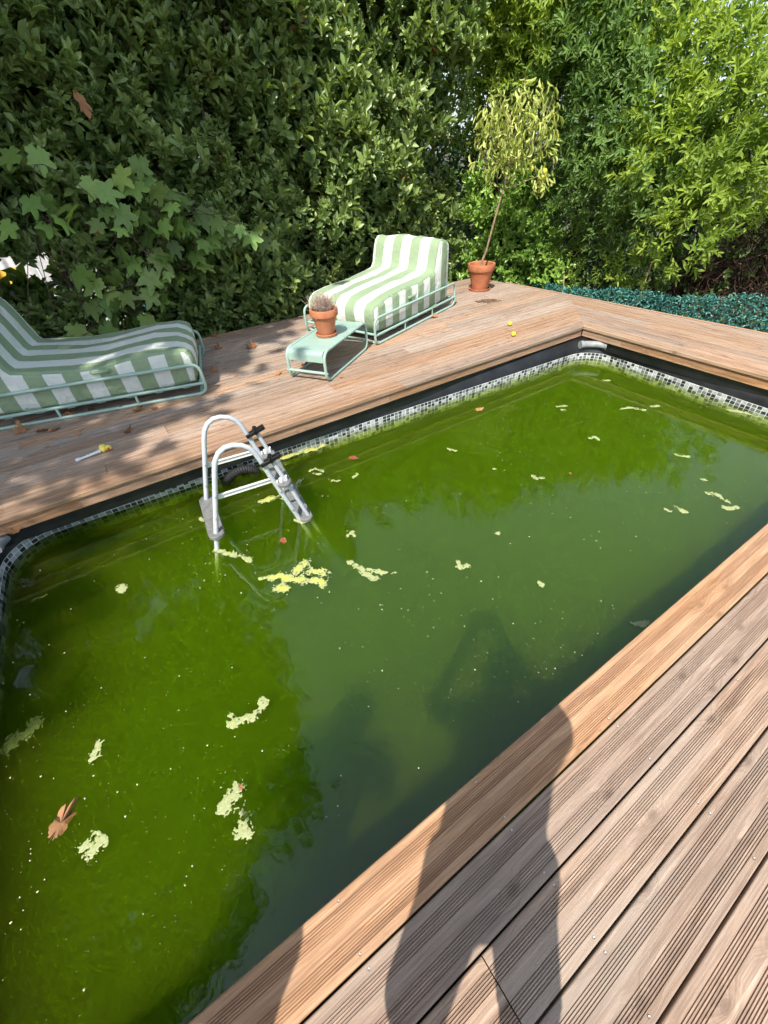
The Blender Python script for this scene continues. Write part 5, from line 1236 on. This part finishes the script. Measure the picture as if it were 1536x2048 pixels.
# ------------------------------------------------------------------ two people on the near deck; only their shadows reach the picture
def person(name, label, feet, heading, pose, shirt, trousers, h=1.72):
    root = empty(name, (*feet, 0), heading); tag(root, label, 'person', 'people on the near deck')
    J, E_, rad = [], [], []
    def j(p, r): J.append(tuple(c*h/1.72 for c in p)); rad.append(r*h/1.72); return len(J)-1
    def e(*ix):
        for a, b_ in zip(ix[:-1], ix[1:]): E_.append((a, b_))
    pelvis = j((0, 0, 0.93), .135); belly = j((0.02, 0, 1.08), .125); chest = j((0.03, 0, 1.28), .14); neckb = j((0.02, 0, 1.43), .075); neck = j((0.035, 0, 1.50), .052); head = j((0.06, 0, 1.60), .088); crown = j((0.05, 0, 1.68), .07)
    e(pelvis, belly, chest, neckb, neck, head, crown)
    for s, key in ((1, 'l'), (-1, 'r')):
        hip = j((0, .095*s, .88), .088); kn = j((0.03, pose['stance']*.75*s, .49), .062); an = j((-.02, pose['stance']*s, .09), .042); hl = j((-.03, pose['stance']*s, .045), .04); toe = j((.15, pose['stance']*1.25*s, .03), .03)
        e(pelvis, hip, kn, an, hl, toe)
        sh = j((0.02, .185*s, 1.38), .062); el_, ha = pose[key]; elb = j(el_, .042); wr = j(ha, .028); e(chest, sh, elb, wr)
        hd = Vector(ha)-Vector(el_); hd.normalize(); palm = j(tuple(Vector(ha)+hd*.06), .026); e(wr, palm)
        side = hd.cross(Vector((0, 0, 1))); side = side.normalized() if side.length > .1 else Vector((0, 1, 0))
        for q in range(4):
            b0 = Vector(ha)+hd*.075+side*(.022*(q-1.5)); f1 = j(tuple(b0+hd*.035), .0085); f2 = j(tuple(b0+hd*(.065+.008*(q in (1, 2)))-Vector((0, 0, .012))), .0075); e(palm, f1, f2)
        t1 = j(tuple(Vector(ha)+hd*.03+side*.038*s), .010); t2 = j(tuple(Vector(ha)+hd*.065+side*.05*s), .009); e(wr, t1, t2)
    me = bpy.data.meshes.new('body'); me.from_pydata(J, E_, []); ob = link(bpy.data.objects.new('body', me), root)
    ob.modifiers.new('skin', 'SKIN'); sub = ob.modifiers.new('sub', 'SUBSURF'); sub.levels = 1; sub.render_levels = 1
    for i, sv in enumerate(me.skin_vertices[0].data): sv.radius = (rad[i], rad[i]); sv.use_root = (i == 0)
    for m in (M['skin'],): me.materials.append(m)
    k = h/1.72
    b = MB(); b.lathe([(0.15, .86), (0.165, .95), (0.155, 1.08), (0.172, 1.25), (0.165, 1.36), (0.10, 1.44), (0.07, 1.46)], (0.015, 0, 0), 24, Matrix.Diagonal((0.78*k, 0.98*k, k))); b.build('shirt', shirt, root, True)
    b = MB()
    for s in (1, -1): b.tube([(0, .085*s*k, .93*k), (0.01, .10*s*k, .80*k), (0.03, pose['stance']*.80*s*k, .55*k)], [.105*k, .088*k, .076*k], 16)
    b.build('shorts', trousers, root, True)
    b = MB(); ellipsoid(b, (0.04*k, 0, 1.635*k), (.098*k, .088*k, .10*k)); b.build('hair', M['hair'], root, True)
    b = MB(); ellipsoid(b, (0.155*k, 0, 1.585*k), (.014, .012, .018))
    hd_ = b.build('nose', M['skin'], root, True)
    for s in (1, -1): 
        b = MB(); ellipsoid(b, (.135*k, .032*s, 1.612*k), (.010, .014, .009)); b.build('eye', M['white_plastic'], root, True)
        b = MB(); ellipsoid(b, (.05*k, .092*s*k, 1.60*k), (.018, .008, .028)); b.build('ear', M['skin'], root, True)
    return root
hd1 = math.atan2(CAM.y+0.60, CAM.x+4.585)
person('person', 'person in a blue shirt standing on the near deck, holding up a phone', (-4.585, -0.60), hd1, {'stance': .17, 'l': ((.17, .255, 1.22), (.30, .12, 1.42)), 'r': ((.17, -.255, 1.22), (.30, -.12, 1.42))}, M['cloth_blue'], M['cloth_grey'], 1.70)
person('person', 'person in a grey shirt standing on the near deck with folded arms', (-5.19, -0.31), R(58), {'stance': .16, 'l': ((.02, .27, 1.13), (.21, .12, 1.17)), 'r': ((.02, -.27, 1.13), (.21, -.12, 1.13))}, M['cloth_grey'], M['cloth_blue'], 1.58)
ph = MB(); ph.box(-0.0045, 0.0045, -0.078, 0.078, -0.037, 0.037, bev=.003)
o = ph.build('phone', M['black_plastic']); o.matrix_world = Matrix.Translation(CAM - ray(768, 1024)*0.03) @ ROT @ Matrix.Rotation(R(90), 4, 'Y') @ Matrix.Rotation(R(90), 4, 'X'); tag(o, 'black phone held up by the person in blue', 'phone')
